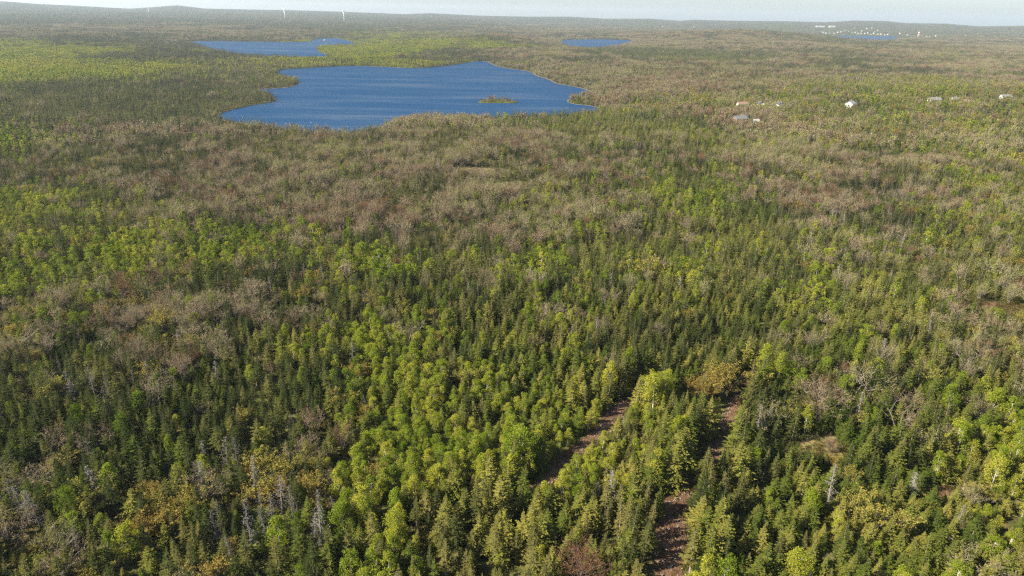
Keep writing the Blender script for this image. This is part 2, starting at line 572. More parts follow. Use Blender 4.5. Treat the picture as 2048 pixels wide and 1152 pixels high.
TR_PX = [
    [(1335, 1230, 7.0), (1336, 1150, 7.2), (1340, 1075, 8.2), (1345, 1015, 6.5), (1375, 962, 6.0), (1438, 905, 6.2), (1452, 862, 6.0), (1466, 818, 5.6),
     (1486, 778, 5.0), (1512, 742, 4.0)],
    [(1052, 996, 3.0), (1089, 973, 6.0), (1108, 945, 6.0), (1150, 905, 6.0), (1198, 870, 6.0), (1218, 848, 5.6), (1236, 818, 5.4),
     (1262, 800, 4.5), (1300, 772, 3.5)],
]
TRACKS = []          # dense samples: x, y, half width
for pts in TR_PX:
    p = np.array(pts, float)
    x, y, _ = on_ground(p[:, 0], p[:, 1])
    q = np.stack([x, y, p[:, 2] * .27], -1)
    for _ in range(3):      # corner cutting, ends kept
        r = np.roll(q, -1, 0)[:-1]
        b = q[:-1]
        q = np.concatenate([q[:1], np.stack([b * .75 + r * .25, b * .25 + r * .75], 1).reshape(-1, 3), q[-1:]])
    TRACKS.append(q)

def build_track(q, lab):
    v, f = [], []
    M = 9
    tv = np.gradient(q[:, :2], axis=0)
    tv /= np.linalg.norm(tv, axis=1)[:, None]
    for i, (x, y, hw) in enumerate(q):
        nx, ny = tv[i][1], -tv[i][0]
        wl = hw * (1 + 0.22 * vnoise(i * 0.45, 3.3, 4))
        wr = hw * (1 + 0.22 * vnoise(i * 0.45, 8.3, 6))
        for k in range(M):
            s = -1 + 2 * k / (M - 1)
            o = s * (wl if s < 0 else wr)
            X, Y = x + nx * o, y + ny * o
            rut = -0.05 * math.exp(-((abs(s) - 0.42) / 0.16) ** 2)
            v.append((X, Y, g1(X, Y) + 0.10 + rut + 0.04 * float(vnoise(X / 1.5, Y / 1.5, 9)) - 0.05 * abs(s) ** 6))
    for i in range(len(q) - 1):
        for k in range(M - 1):
            f.append((i * M + k, i * M + k + 1, (i + 1) * M + k + 1, (i + 1) * M + k))
    o = mesh_obj('dirt_track', v, f, 'track_dirt', smooth=True)
    if o.data.polygons[0].normal.z < 0:
        o.data.flip_normals()
    tag(o, lab, None, None, 'structure')

build_track(TRACKS[0], 'bare brown dirt track cut straight through the young firs')
build_track(TRACKS[1], 'second bare dirt track curving past the birch thicket')
TS = np.concatenate(TRACKS)

def track_dist(x, y):
    x, y = np.asarray(x, float), np.asarray(y, float)
    best = np.full(x.shape, 1e9)
    for tx, ty, hw in TS:
        best = np.minimum(best, np.hypot(x - tx, y - ty) - hw)
    return best

# ------------------------------------------------------------------ trees
def R(a, b):
    return random.uniform(a, b)

def conifer(h, rad, z0, step, nbr, ntw, tw, droop=0.28, ragged=0.25, bare=0.0):
    """trunk, crown: whorls of drooping sprays made of needle-covered twigs"""
    T, C = MB(), MB()
    bend = R(-0.02, 0.02) * h
    T.tube([(0, 0, -0.15), (bend * 0.3, 0, h * 0.45), (bend, 0, h * 0.985)], [0.016 * h + 0.02, 0.010 * h + 0.01, 0.008], 6 if ntw > 3 else 4, R(0, 1), False)
    z = z0
    ph = R(0, 6)
    gap = {k: R(1 - ragged, 1 + ragged * 0.5) for k in range(12)}
    while z < h - 0.12:
        t = (z - z0) / (h - z0)
        r = rad * ((1 - t) ** 1.05) * R(0.82, 1.12) + 0.05
        if t < 0.12:
            r *= 0.65 + 3 * t
        n = max(3, int(round(nbr * (0.55 + 0.45 * (1 - t)))))
        ph += R(0.3, 0.9)
        cx = bend * (z / h) ** 1.5
        for k in range(n):
            an = ph + 2 * math.pi * (k + R(-0.25, 0.25)) / n
            rb = r * R(0.72, 1.12) * gap[int((an % (2 * math.pi)) / (2 * math.pi) * 12) % 12]
            if R(0, 1) < bare:
                continue
            ca, sa = math.cos(an), math.sin(an)
            lift = R(0.05, 0.25) if t > 0.6 else R(-0.12, 0.08)
            dz = lambda s: rb * (lift * s - droop * s * s * (1 - t) + 0.10 * s ** 4)
            val = R(0, 1)
            if ntw <= 1:     # far: one bent kite per branch
                wd = tw * (0.6 + rb)
                p0 = (cx, 0, z + 0.05)
                m = 0.55
                pm = (cx + ca * rb * m, sa * rb * m, z + dz(m))
                e = (cx + ca * rb, sa * rb, z + dz(1))
                l = (pm[0] - sa * wd, pm[1] + ca * wd, pm[2] - 0.12 * wd)
                rr = (pm[0] + sa * wd, pm[1] - ca * wd, pm[2] - 0.12 * wd)
                C.face([p0, rr, e], val)
                C.face([p0, e, l], val)
                continue
            for i in range(ntw):
                s = 0.22 + 0.78 * (i + 0.5) / ntw
                for sd in (-1, 1):
                    if R(0, 1) < 0.06:
                        continue
                    L = (0.52 * rb * (1.12 - s) + 0.05) * R(0.7, 1.2)
                    da = sd * R(0.55, 1.0)
                    dx, dy = math.cos(an + da), math.sin(an + da)
                    bx, by, bz = cx + ca * rb * s, sa * rb * s, z + dz(s)
                    tz = -L * R(0.0, 0.45) + 0.05
                    w2 = min(tw, .25 * rb + .03) * R(0.6, 1.1)
                    mx, my, mz = bx + dx * L * 0.55, by + dy * L * 0.55, bz + tz * 0.35
                    C.face([(bx, by, bz), (mx + dy * w2, my - dx * w2, mz - R(0, w2)), (bx + dx * L, by + dy * L, bz + tz),
                            (mx - dy * w2, my + dx * w2, mz - R(0, w2))], val * 0.6 + R(0, 0.4))
            # tip
            L = 0.26 * rb + 0.05
            bx, by, bz = cx + ca * rb * 0.86, sa * rb * 0.86, z + dz(0.86)
            w2 = tw * 0.9
            C.face([(bx, by, bz), (bx + ca * L * .5 + sa * w2, by + sa * L * .5 - ca * w2, bz), (bx + ca * L, by + sa * L, bz + R(-.02, .1)),
                    (bx + ca * L * .5 - sa * w2, by + sa * L * .5 + ca * w2, bz)], val * 0.5 + R(0.2, 0.5))
        z += step * R(0.75, 1.25) * (1 - 0.35 * t)
    for k in range(4 if ntw > 1 else 2):      # leader
        an = R(0, 6.28)
        w2 = tw * 0.5
        C.face([(bend + math.cos(an) * w2, math.sin(an) * w2, h - 0.5), (bend - math.cos(an) * w2, -math.sin(an) * w2, h - 0.5), (bend, 0, h + R(0.25, 0.6))], R(0.4, 1))
    return T, C

def leaf(C, p, s, val, up=0.4):
    n = Vector((random.gauss(0, 1), random.gauss(0, 1), random.gauss(0, 1) + up)).normalized()
    u = n.cross(Vector((R(-1, 1), R(-1, 1), R(-1, 1)))).normalized() * s
    w = n.cross(u) * R(0.55, 0.9)
    p = Vector(p)
    C.face([p - u, p - w * .8 + u * .1, p + u, p + w], val)

def branching(T, C, p, d, L, r, depth, tips, nside, twig, maxd):
    """one limb and what forks from it; thin ends go to the crown as twigs"""
    segs = 3
    pts, rs = [p], [r]
    q = p.copy()
    dd = d.copy()
    for i in range(segs):
        dd = (dd + Vector((R(-.22, .22), R(-.22, .22), R(-.08, .2)))).normalized()
        q = q + dd * L / segs
        pts.append(q.copy())
        rs.append(r * (1 - 0.6 * (i + 1) / segs))
    if depth < maxd:
        T.tube(pts, rs, 4 if depth < 2 else 3, R(0, 1), False)
        for i in range(nside):
            s = R(0.35, 1.0) if i else 1.0
            k = min(int(s * segs), segs - 1)
            b = pts[k].lerp(pts[k + 1], s * segs - k)
            ax = Vector((R(-1, 1), R(-1, 1), R(-.3, .5))).normalized()
            nd = (dd + ax * R(0.55, 0.95)).normalized()
            branching(T, C, b, nd, L * R(0.55, 0.75), r * (1 - 0.6 * s) * 0.75 + 0.004, depth + 1, tips, nside, twig, maxd)
    else:
        wd = Vector((R(-1, 1), R(-1, 1), R(-1, 1))).cross(dd).normalized() * twig
        C.face([pts[0] - wd, pts[0] + wd, pts[-1]], R(0, 1))
        tips.append((pts[0], pts[-1]))

def bare_tree(h, rad, buds, bud_s, twig=0.022, maxd=3, nside=4, stems=3, leaf_only=False):
    """leafless or just budding hardwood: stems, limbs, fine twigs with a haze of buds"""
    T, C, tips = MB(), MB(), []
    for i in range(stems):
        an = R(0, 6.28)
        lean = R(0.12, 0.5) * rad / (0.5 * h)
        d = Vector((math.cos(an) * lean, math.sin(an) * lean, 1)).normalized()
        branching(T, C, Vector((math.cos(an) * 0.1, math.sin(an) * 0.1, -0.15)), d, h * R(0.5, 0.62), 0.012 * h + 0.02, 0, tips, nside, twig, maxd)
    hi = max(t[1].z for t in tips)
    k = h / hi
    for m in (T, C):
        m.v = [(x * min(k, 1.3), y * min(k, 1.3), z * k) for x, y, z in m.v]
    if tips and buds:
        for i in range(buds):
            a, b = random.choice(tips)
            p = a.lerp(b, R(0.1, 1.05)) + Vector((R(-.18, .18), R(-.18, .18), R(-.18, .18)))
            leaf(C, (p.x * min(k, 1.3), p.y * min(k, 1.3), p.z * k), bud_s * R(.6, 1.3), R(0, 1), 0.2)
    return T, C

def leafy_tree(h, rad, z0, clumps, per, ls, cr=0.34):
    """birch or poplar in fresh leaf: slim stems, leaves in loose clumps through the crown"""
    T, C = MB(), MB()
    T.tube([(0, 0, -0.15), (R(-.1, .1), R(-.1, .1), h * 0.5), (R(-.15, .15), R(-.15, .15), h * 0.93)], [0.011 * h + 0.015, 0.007 * h + 0.01, 0.008], 5 if per > 12 else 3, R(0, 1), False)
    for i in range(clumps):
        t = R(0, 1) ** 0.8
        z = z0 + (h - z0) * t
        prof = math.sin(math.pi * min(1, 0.16 + 0.80 * t)) ** 0.7
        an = R(0, 6.28)
        rr = rad * prof * math.sqrt(R(0.05, 1)) * 0.85
        c = Vector((rr * math.cos(an), rr * math.sin(an), z))
        if per > 12 and i % 2 == 0:
            T.tube([(0, 0, max(0.3, z - rr * 0.9 - 0.3)), tuple(c)], [0.012 + 0.003 * h, 0.006], 3, R(0, 1), False)
        cs = cr * rad * R(0.7, 1.3)
        val = R(0, 1)
        for k in range(per):
            d = Vector((random.gauss(0, 1), random.gauss(0, 1), random.gauss(0, 1) * 1.05))
            d = d.normalized() * cs * R(0.2, 1) ** 0.5
            leaf(C, c + d, ls * R(0.6, 1.25), val * 0.65 + R(0, 0.35), 0.9)
    return T, C

def dead_tree(h, fine=True, spread=0.5):
    """standing dead conifer: pale stem with short broken limbs and hanging twigs"""
    T, C = MB(), MB()
    b = R(-.05, .05) * h
    T.tube([(0, 0, -0.15), (b * .4, R(-.05, .05), h * .5), (b, 0, h)], [0.013 * h + 0.025, 0.010 * h + 0.01, 0.012], 5 if fine else 4, R(0.4, 1), True)
    n = int(h * (13 if fine else 5))
    for i in range(n):
        t = R(0.15, 0.99)
        z = h * t
        an = R(0, 6.28)
        L = spread * (1.25 - t) * R(0.35, 1.3) * h * 0.16
        cx = b * t ** 1.5
        d = Vector((math.cos(an), math.sin(an), R(-.45, .25)))
        e = Vector((cx, 0, z)) + d * L
        w = Vector((-math.sin(an), math.cos(an), 0)) * (0.018 if fine else 0.045)
        s = Vector((cx, 0, z))
        C.face([s - w, s + w, e], R(0, 1))
        C.face([s - Vector((0, 0, w.length)), s + Vector((0, 0, w.length)), e], R(0, 1))
        if fine:
            for k in range(7):
                q = s.lerp(e, R(.25, 1))
                dd = Vector((R(-1, 1), R(-1, 1), R(-1, .4))).normalized() * R(.12, .42)
                ww = Vector((R(-1, 1), R(-1, 1), R(-1, 1))).normalized() * R(.012, .03)
                C.face([q - ww, q + ww, q + dd], R(0, 1))
    return T, C

def shrub(h, rad, n, ls):
    C, T = MB(), MB()
    for k in range(4):
        an = R(0, 6.28)
        T.tube([(0, 0, -.1), (math.cos(an) * rad * .5, math.sin(an) * rad * .5, h * .8)], [.02, .006], 3, .5, False)
    for i in range(n):
        an = R(0, 6.28)
        rr = rad * math.sqrt(R(0, 1))
        z = h * (1 - (rr / rad) ** 2 * .7) * R(.35, 1.05)
        leaf(C, (rr * math.cos(an), rr * math.sin(an), max(.05, z)), ls * R(.6, 1.3), R(0, 1), .8)
    return T, C

SPECIES = {     # name: crown material, bark material
    'spruce': ('spruce_needles', 'bark_dark'), 'fir': ('fir_needles', 'bark_dark'), 'birch': ('birch_leaves', 'bark_pale'),
    'maple': ('bud_haze', 'bark_grey'), 'alder': ('young_leaves', 'bark_dark'), 'dead': ('dead_twigs', 'bark_grey')}
KIND = list(SPECIES)
REF_H = {'spruce': 6.6, 'fir': 5.8, 'birch': 5.4, 'maple': 6.4, 'alder': 5.0, 'dead': 7.4}

def make(sp, lod, i):
    h = REF_H[sp]
    if sp == 'spruce':
        z0 = R(0.5, 1.1) if i % 2 else R(1.4, 2.4)
        r = R(1.15, 1.75)
        return [lambda: conifer(h, r, z0, 0.34, 7, 4, 0.085, 0.38, 0.5, 0.06),
                lambda: conifer(h, r, z0, 0.5, 6, 2, 0.14, 0.38, 0.5, 0.06),
                lambda: conifer(h, r, z0, 0.8, 5, 1, 0.22, 0.34, 0.35)][lod]()
    if sp == 'fir':
        z0 = R(0.25, 0.6)
        r = R(1.65, 2.25)
        return [lambda: conifer(h, r, z0, 0.34, 8, 5, 0.088, 0.22, 0.38, 0.02),
                lambda: conifer(h, r, z0, 0.5, 7, 2, 0.17, 0.22, 0.38, 0.02),
                lambda: conifer(h, r, z0, 0.8, 6, 1, 0.27, 0.18, 0.22)][lod]()
    if sp == 'birch':
        r = R(1.0, 1.45)
        return [lambda: leafy_tree(h, r, 0.6, 46, 62, 0.074), lambda: leafy_tree(h, r, 0.6, 34, 26, 0.125), lambda: leafy_tree(h, r, 0.7, 16, 8, 0.36)][lod]()
    if sp == 'maple':
        r = R(1.6, 2.3)
        return [lambda: bare_tree(h, r, 1500, 0.055, 0.02, 3, 4, 4), lambda: bare_tree(h, r, 650, 0.11, 0.035, 2, 5, 5), lambda: bare_tree(h, r, 170, 0.27, 0.06, 1, 6, 5)][lod]()
    if sp == 'alder':
        r = R(1.3, 1.8)
        return [lambda: bare_tree(h, r, 2600, 0.085, 0.018, 3, 4, 4), lambda: bare_tree(h, r, 620, 0.14, 0.03, 2, 5, 5), lambda: bare_tree(h, r, 150, 0.31, 0.05, 1, 6, 5)][lod]()
    if sp == 'dead':
        s = R(0.7, 1.3)
        return [lambda: dead_tree(h, True, s), lambda: dead_tree(h, True, s), lambda: dead_tree(h, False, s)][lod]()

NVAR = [9, 5, 3]
PROTO = {}        # (species, lod, i) -> (trunk MB, crown MB)
for sp in KIND:
    for lod in range(3):
        for i in range(NVAR[lod]):
            PROTO[sp, lod, i] = make(sp, lod, i)

NV0 = NVAR[0]
PROTO['maple', 0, NV0] = bare_tree(REF_H['maple'], 4.2, 5200, 0.050, 0.018, 3, 4, 9)      # the wide bare bush
PROTO['alder', 0, NV0] = bare_tree(REF_H['alder'], 2.6, 6500, 0.070, 0.016, 3, 4, 8)      # the golden maples
LIB = {}

def lib_object(key, T, C, crown_mat, bark_mat):
    me = bpy.data.meshes.new('tree_mesh')
    nt = len(T.v)
    me.from_pydata(T.v + C.v, [], T.f + [tuple(k + nt for k in q) for q in C.f])
    me.materials.append(MATS[bark_mat])
    me.materials.append(MATS[crown_mat])
    me.polygons.foreach_set('material_index', np.array([0] * len(T.f) + [1] * len(C.f), np.int32))
    at = me.attributes.new('v', 'FLOAT', 'FACE')
    at.data.foreach_set('value', np.array(T.a + C.a, np.float32))
    return bpy.data.objects.new('tree_mesh', me)

def patch(sp, n, size, lod=2):
    """a clump of small far trees of one sort"""
    T, C = MB(), MB()
    for k in range(n):
        t, c = PROTO[sp, lod, random.randrange(NVAR[lod])]
        off = ((R(-.5, .5)) * size, (R(-.5, .5)) * size, R(-.6, .2))
        s, rz = R(.6, 1.15), R(0, 6.28)
        T.add(t, off, s, rz)
        C.add(c, off, s, rz, R(0, 1))
    return T, C

def collection_of(name, objs):
    c = bpy.data.collections.new(name)
    for o in objs:
        c.objects.link(o)
    return c

# ------------------------------------------------------------------ what grows where (read off the photograph, then carried to the ground)
# x, y, weights of spruce, fir, birch, maple, alder, dead
ZONES = [
 (60,1110,50,15,8,12,8,7),(260,1110,50,20,12,6,10,6),(450,1100,50,15,6,12,10,10),(620,1100,42,18,5,12,10,14),(780,1080,35,25,35,1,2,4),(900,1090,55,30,12,1,1,2),
 (1050,1080,40,50,5,2,2,3),(1200,1080,35,60,2,1,1,1),(1450,1100,15,75,8,0,4,0),(1650,1080,10,70,12,2,6,1),(1850,1080,12,60,16,3,9,2),(2020,1060,12,50,25,2,12,1),
 (60,950,55,15,4,14,8,6),(250,930,60,14,4,10,8,4),(430,900,60,12,4,12,8,5),(600,900,52,12,5,12,12,4),(720,960,20,20,55,1,3,2),(830,930,10,20,65,0,2,2),(950,900,12,30,55,0,1,1),
 (1080,880,8,25,65,0,2,0),(1170,950,8,35,52,0,3,2),(1250,870,15,40,45,0,2,1),(1330,930,30,60,8,1,0,1),(1420,960,30,65,5,0,0,0),(1550,930,65,33,2,0,0,0),(1650,880,25,25,10,25,14,1),
 (1750,980,20,50,14,2,10,4),(1900,960,15,45,20,8,12,1),(2020,920,10,35,30,5,18,2),
 (60,760,42,12,6,22,14,6),(230,740,48,8,5,22,12,5),(350,800,60,10,5,14,6,5),(550,760,70,14,3,6,4,3),(700,710,12,12,74,1,1,0),(800,720,14,16,66,1,2,1),(950,760,22,38,36,1,2,1),
 (1100,790,20,50,26,1,2,1),(1250,700,45,42,8,2,3,2),(1450,680,48,42,4,2,2,2),(1600,720,30,55,10,2,2,1),(1720,780,30,40,6,16,2,6),(1850,780,28,38,10,18,5,1),(2000,740,24,30,8,30,8,1),
 (30,650,22,14,40,8,14,1),(120,600,26,8,18,30,14,4),(280,620,30,5,8,42,12,4),(450,620,45,8,3,32,8,5),(620,620,66,8,3,12,8,4),(800,640,66,12,3,8,5,7),(920,640,58,14,6,5,4,14),
 (1080,620,38,30,22,5,4,2),(1250,600,32,42,16,3,4,3),(1430,590,22,52,18,2,4,2),(1600,600,22,52,16,3,6,2),(1780,600,26,42,10,10,10,2),(1900,600,26,32,8,24,8,2),(2010,620,18,20,6,48,6,2),
 (60,520,30,12,44,5,8,1),(250,510,16,10,52,8,14,0),(400,500,12,8,55,8,17,0),(520,540,34,6,22,24,12,2),(680,530,22,6,54,8,10,1),(850,530,48,10,22,12,4,4),(1000,520,46,12,24,10,4,5),
 (1150,510,34,24,30,6,4,2),(1320,490,24,46,24,3,2,1),(1500,500,24,50,18,3,4,1),(1650,510,30,34,8,14,8,6),(1800,500,28,36,10,12,10,4),(1980,510,34,28,12,8,16,3),
 (60,430,36,14,30,12,7,1),(180,430,34,8,40,10,8,0),(300,430,54,8,8,22,6,1),(450,430,42,4,5,42,6,1),(620,430,20,3,3,66,6,2),(800,440,22,3,3,66,5,1),(960,450,24,4,4,60,6,2),
 (1120,430,32,8,10,40,8,2),(1230,420,30,18,18,28,4,2),(1360,400,14,40,40,3,3,0),(1500,420,22,44,14,14,5,1),(1640,420,18,18,3,52,6,3),(1780,430,40,8,2,32,3,12),(1920,440,20,22,16,18,22,2),(2030,420,12,18,30,14,24,2),
 (60,350,44,6,6,36,8,0),(200,350,34,5,4,46,10,1),(380,360,44,4,3,42,6,1),(560,350,46,4,4,40,6,0),(720,360,34,3,3,54,6,0),(860,350,42,4,2,46,6,0),(980,350,30,4,3,50,13,0),
 (1150,350,38,12,6,36,6,2),(1280,340,30,28,14,22,4,2),(1400,360,18,46,26,6,4,0),(1550,360,14,22,6,48,8,2),(1700,350,22,10,3,56,7,2),(1850,360,34,16,6,34,8,2),(2000,350,18,26,26,12,18,0),
 (40,280,32,26,34,6,2,0),(180,280,44,4,3,46,3,0),(350,270,46,4,3,44,3,0),(550,280,52,6,4,34,4,0),(700,280,44,5,4,42,5,0),(880,275,22,4,6,62,6,0),(1010,280,26,8,10,50,6,0),
 (1120,250,20,72,4,3,1,0),(1250,265,22,70,4,3,1,0),(1370,290,14,40,12,26,8,0),(1500,290,12,22,6,46,14,0),(1680,290,14,26,8,38,14,0),(1850,290,16,30,10,26,18,0),(2010,280,14,26,10,32,18,0),
 (50,220,80,4,2,13,1,0),(250,220,80,3,2,14,1,0),(400,235,76,4,2,17,1,0),(600,258,70,5,2,20,3,0),(840,238,24,4,3,64,5,0),(1000,232,28,6,4,58,4,0),(1150,222,24,56,4,12,4,0),
 (1290,215,16,34,18,16,16,0),(1420,225,10,22,16,32,20,0),(1560,240,14,26,12,28,20,0),(1720,235,16,32,16,20,16,0),(1900,230,18,34,18,14,16,0),(2030,230,20,32,16,16,16,0),
 (60,180,84,5,3,8,0,0),(250,180,86,5,3,6,0,0),(420,190,80,5,2,12,1,0),(530,170,64,8,4,22,2,0),(1200,195,16,16,4,54,10,0),(1350,180,26,10,3,54,7,0),(1500,175,30,30,4,30,6,0),(1620,180,20,50,8,14,8,0),
 (1780,185,16,44,14,14,12,0),(1950,180,22,36,12,20,10,0),
 (70,140,6,4,86,2,2,0),(20,155,40,5,50,4,1,0),(200,143,10,4,80,3,3,0),(260,140,34,6,54,4,2,0),(330,150,82,6,4,8,0,0),(450,150,78,6,4,12,0,0),(1150,145,40,8,2,48,2,0),(1350,145,44,10,2,42,2,0),(1550,145,48,12,2,36,2,0),(1700,145,42,18,3,34,3,0),(1900,140,26,14,3,52,5,0),(2030,150,22,16,6,48,8,0),
 (50,110,4,4,88,2,2,0),(150,118,10,4,82,2,2,0),(210,100,40,8,46,4,2,0),(240,120,84,6,4,6,0,0),(350,120,72,8,6,12,2,0),(480,128,66,8,4,20,2,0),(640,120,44,6,34,14,2,0),(760,112,8,4,82,4,2,0),(830,118,40,6,46,6,2,0),(890,118,66,6,6,20,2,0),(1000,115,42,6,4,46,2,0),
 (1150,115,40,8,2,48,2,0),(1300,112,40,50,2,8,0,0),(1400,112,44,44,2,10,0,0),(1550,112,40,14,2,42,2,0),(1700,115,40,30,3,25,2,0),(1900,115,30,18,4,44,4,0),
 (80,92,10,8,66,10,6,0),(200,85,70,6,14,8,2,0),(300,92,52,6,22,16,4,0),(340,80,50,6,4,36,4,0),(760,92,24,8,46,16,6,0),(900,88,20,8,42,22,8,0),(1040,85,26,8,10,50,6,0),(1300,92,26,8,3,58,5,0),(1500,92,24,8,3,60,5,0),(1700,90,44,20,3,30,3,0),(1900,95,26,14,3,54,3,0),
 (60,70,30,8,8,36,18,0),(250,66,22,8,14,40,16,0),(400,68,26,8,10,42,14,0),(520,66,46,8,6,30,10,0),(700,62,56,8,8,22,6,0),(820,70,30,10,30,20,10,0),(950,66,40,8,6,40,6,0),(1150,62,34,10,6,44,6,0),(1350,66,26,20,10,34,10,0),(1550,68,30,30,10,24,6,0),(1800,84,36,16,3,40,5,0),
 (100,45,46,14,8,24,8,0),(400,45,46,14,8,24,8,0),(800,48,50,16,6,22,6,0),(1200,52,46,18,6,24,6,0),(1600,55,50,22,6,16,6,0),(1900,65,46,18,6,24,6,0),
]
ZONES += [(60,200,92,5,0,3,0,0),(160,195,92,5,0,3,0,0),(300,195,92,5,0,3,0,0),(380,205,92,5,0,3,0,0),(470,180,90,6,0,4,0,0),(120,235,86,6,0,8,0,0),(330,230,86,6,0,8,0,0),
          (1080,238,40,60,0,0,0,0),(1160,242,45,55,0,0,0,0),(1210,256,45,55,0,0,0,0),(1290,262,45,55,0,0,0,0),(1345,276,35,60,3,2,0,0),(1120,232,45,55,0,0,0,0),(1400,300,25,60,8,6,0,0),
          (1240,248,50,50,0,0,0,0)]
ZA = np.array(ZONES, float)
_zx, _zy = on_plane(ZA[:, 0], np.maximum(ZA[:, 1], 44 + (ZA[:, 0] - 1024) * .0192), 3.0)
Z_AZ, Z_LD = np.arctan2(_zx, _zy), np.log(np.hypot(_zx, _zy))
ZA[:, 5] *= np.where(ZA[:, 1] > 240, .5, np.where(ZA[:, 5] < 25, .35, .65))
ZA[:, 5] *= np.where(ZA[:, 1] < 160, .6, 1)
ZA[:, 2] *= np.where((ZA[:, 1] > 200) & (ZA[:, 1] < 480), 1.7, 1)
ZA[:, 4] *= np.where(ZA[:, 4] > 28, np.where(ZA[:, 1] < 160, 2.2, 1.3), .9)
ZA[:, 6] *= .45
ZA[:, 3] *= 1.25
ZA[:, 7] = ZA[:, 7] * .65 + np.where(ZA[:, 1] > 330, .6, 0)
ZW = ZA[:, 2:] / ZA[:, 2:].sum(1, keepdims=True)

def weights(x, y):
    az, ld = np.arctan2(x, y), np.log(np.hypot(x, y))
    az = az + 0.018 * fbm(x / 45, y / 45, 51, 3) * np.clip(300 / np.exp(ld), .4, 1.5)
    ld = ld + 0.045 * fbm(x / 60, y / 60, 61, 3)
    out = np.zeros((len(x), len(KIND)))
    tot = np.zeros(len(x))
    for i in range(len(ZA)):
        d2 = ((az - Z_AZ[i]) / 0.062) ** 2 + ((ld - Z_LD[i]) / 0.10) ** 2
        w = np.exp(-np.minimum(d2, 60) * 0.9) + 1e-9 / (1 + d2)
        out += w[:, None] * ZW[i]
        tot += w
    return out / tot[:, None]

def choose(x, y, scale, sharp, temp=1.0):
    w = weights(x, y)
    s = np.log(w + 1e-4)
    for k in range(len(KIND)):
        s[:, k] += sharp * vnoise(x / scale, y / scale, 70 + k) + 0.6 * sharp * vnoise(x / (scale * 2.7), y / (scale * 2.7), 90 + k)
    u = rng.random(s.shape)
    return np.argmax(s - temp * np.log(-np.log(np.clip(u, 1e-9, 1 - 1e-9))), 1)

def scatter(r0, r1, az0, az1, cell):
    """jittered grid over a sector"""
    xs = np.arange(-r1, r1, cell)
    ys = np.arange(-min(r1, 60), r1, cell)
    X, Y = np.meshgrid(xs, ys)
    X = X + (np.arange(X.shape[0]) % 2)[:, None] * cell * .5
    X, Y = X.ravel(), Y.ravel()
    d, a = np.hypot(X, Y), np.arctan2(X, Y)
    m = (d > r0 - cell) & (d < r1 + cell) & (a > az0 - .02) & (a < az1 + .02)
    X, Y = X[m], Y[m]
    X = X + rng.uniform(-.62, .62, X.shape) * cell
    Y = Y + rng.uniform(-.62, .62, Y.shape) * cell
    m = rng.random(len(X)) > .08 + .10 * (vnoise(X / (cell * 5), Y / (cell * 5), 15) > .25)
    X, Y = X[m], Y[m]
    d, a = np.hypot(X, Y), np.arctan2(X, Y)
    m = (d >= r0) & (d < r1) & (a > az0) & (a < az1)
    return X[m], Y[m]

def off_water(x, y, far=False):
    keep = np.ones(len(x), bool)
    for k, p in LAKES.items():
        b = p.mean(0)
        Rr = np.max(np.hypot(*(p - b).T)) + 40
        m = np.hypot(x - b[0], y - b[1]) < Rr
        if m.any():
            keep[m] &= sdist(p, x[m], y[m]) > (1.6 + 3.0 * (x[m] > 130) if not far else 3.0)
    return keep

# houses: px, py of the base, width, depth, wall height, turn, wall, roof
HOUSES = [
 (1478,244,17,9,3.6,0.5,'brown_siding','grey_shingles','low brown house with a broad grey roof among bare trees'),
 (1490,239,5,5,4.2,0.1,'white_siding','dark_shingles','small white shed beside the broad grey roof'),
 (1512,247,6,4.5,2.6,-0.4,'cream_siding','pale_metal_roof','tiny cream shed with a pale roof in the scrub'),
 (1484,215,13,8,4.0,0.15,'cream_siding','brown_shingles','low cream house with a brown roof beside dark spruces'),
 (1521,217,9,8,5.2,1.45,'white_siding','dark_shingles','white house with its gable end showing above alders'),
 (1558,219,9,8,6.0,1.75,'white_siding','dark_shingles','taller white house standing at the end of the dark tree row'),
 (1700,214,15,9,4.2,0.85,'white_siding','pale_metal_roof','large bright white house with a pale metal roof'),
 (1868,204,15,9,3.0,0.05,'white_siding','grey_shingles','long white bungalow beside a dark spruce clump'),
 (1909,204,13,8,3.4,0.35,'grey_siding','grey_shingles','weathered grey house in a clearing by the long bungalow'),
 (1932,207,10,7,2.8,-0.25,'grey_siding','brown_shingles','grey outbuilding with a brown roof in the same clearing'),
 (2010,199,15,9,3.4,0.05,'white_siding','grey_shingles','wide white house half hidden behind a dark tree'),
]
HOUSES = [(h[0], h[1], h[2] * .62, h[3] * .66, h[4] * .78) + h[5:] for h in HOUSES]
HP = []
for hh in HOUSES:
    x, y, z = on_ground(hh[0], hh[1])
    HP.append((float(x[0]), float(y[0]), float(z[0])))

# open places: px, py, half length, half depth in metres, material, name, label
plain_mat('bog_grass', (0.085, 0.072, 0.032), (0.165, 0.130, 0.064), 0.5)
plain_mat('clearing_grass', (0.085, 0.085, 0.022), (0.19, 0.135, 0.055), 0.9)
OPEN = [(955, 343, 16, 7, 'bog_grass', 'bog', 'tan grassy bog opening in the bare hardwoods'),
        (1030, 372, 10, 6, 'bog_grass', 'bog', 'smaller tan bog opening with a few stunted spruces'),
        (640, 382, 8, 4, 'bog_grass', 'bog', 'narrow tan opening between dark spruces and bare trees'),
        (1650, 900, 5.5, 4.0, 'clearing_grass', 'grass_clearing', 'small grassy clearing with ochre tufts beside dark firs'),
        (2000, 618, 8, 4.5, 'track_dirt', 'dirt_clearing', 'bare brown dirt clearing among tan trees'),
        (1890, 985, 3.2, 2.0, 'track_dirt', 'dirt_clearing', 'tiny brown dirt patch under the pale birch')]
OPEN_P = []
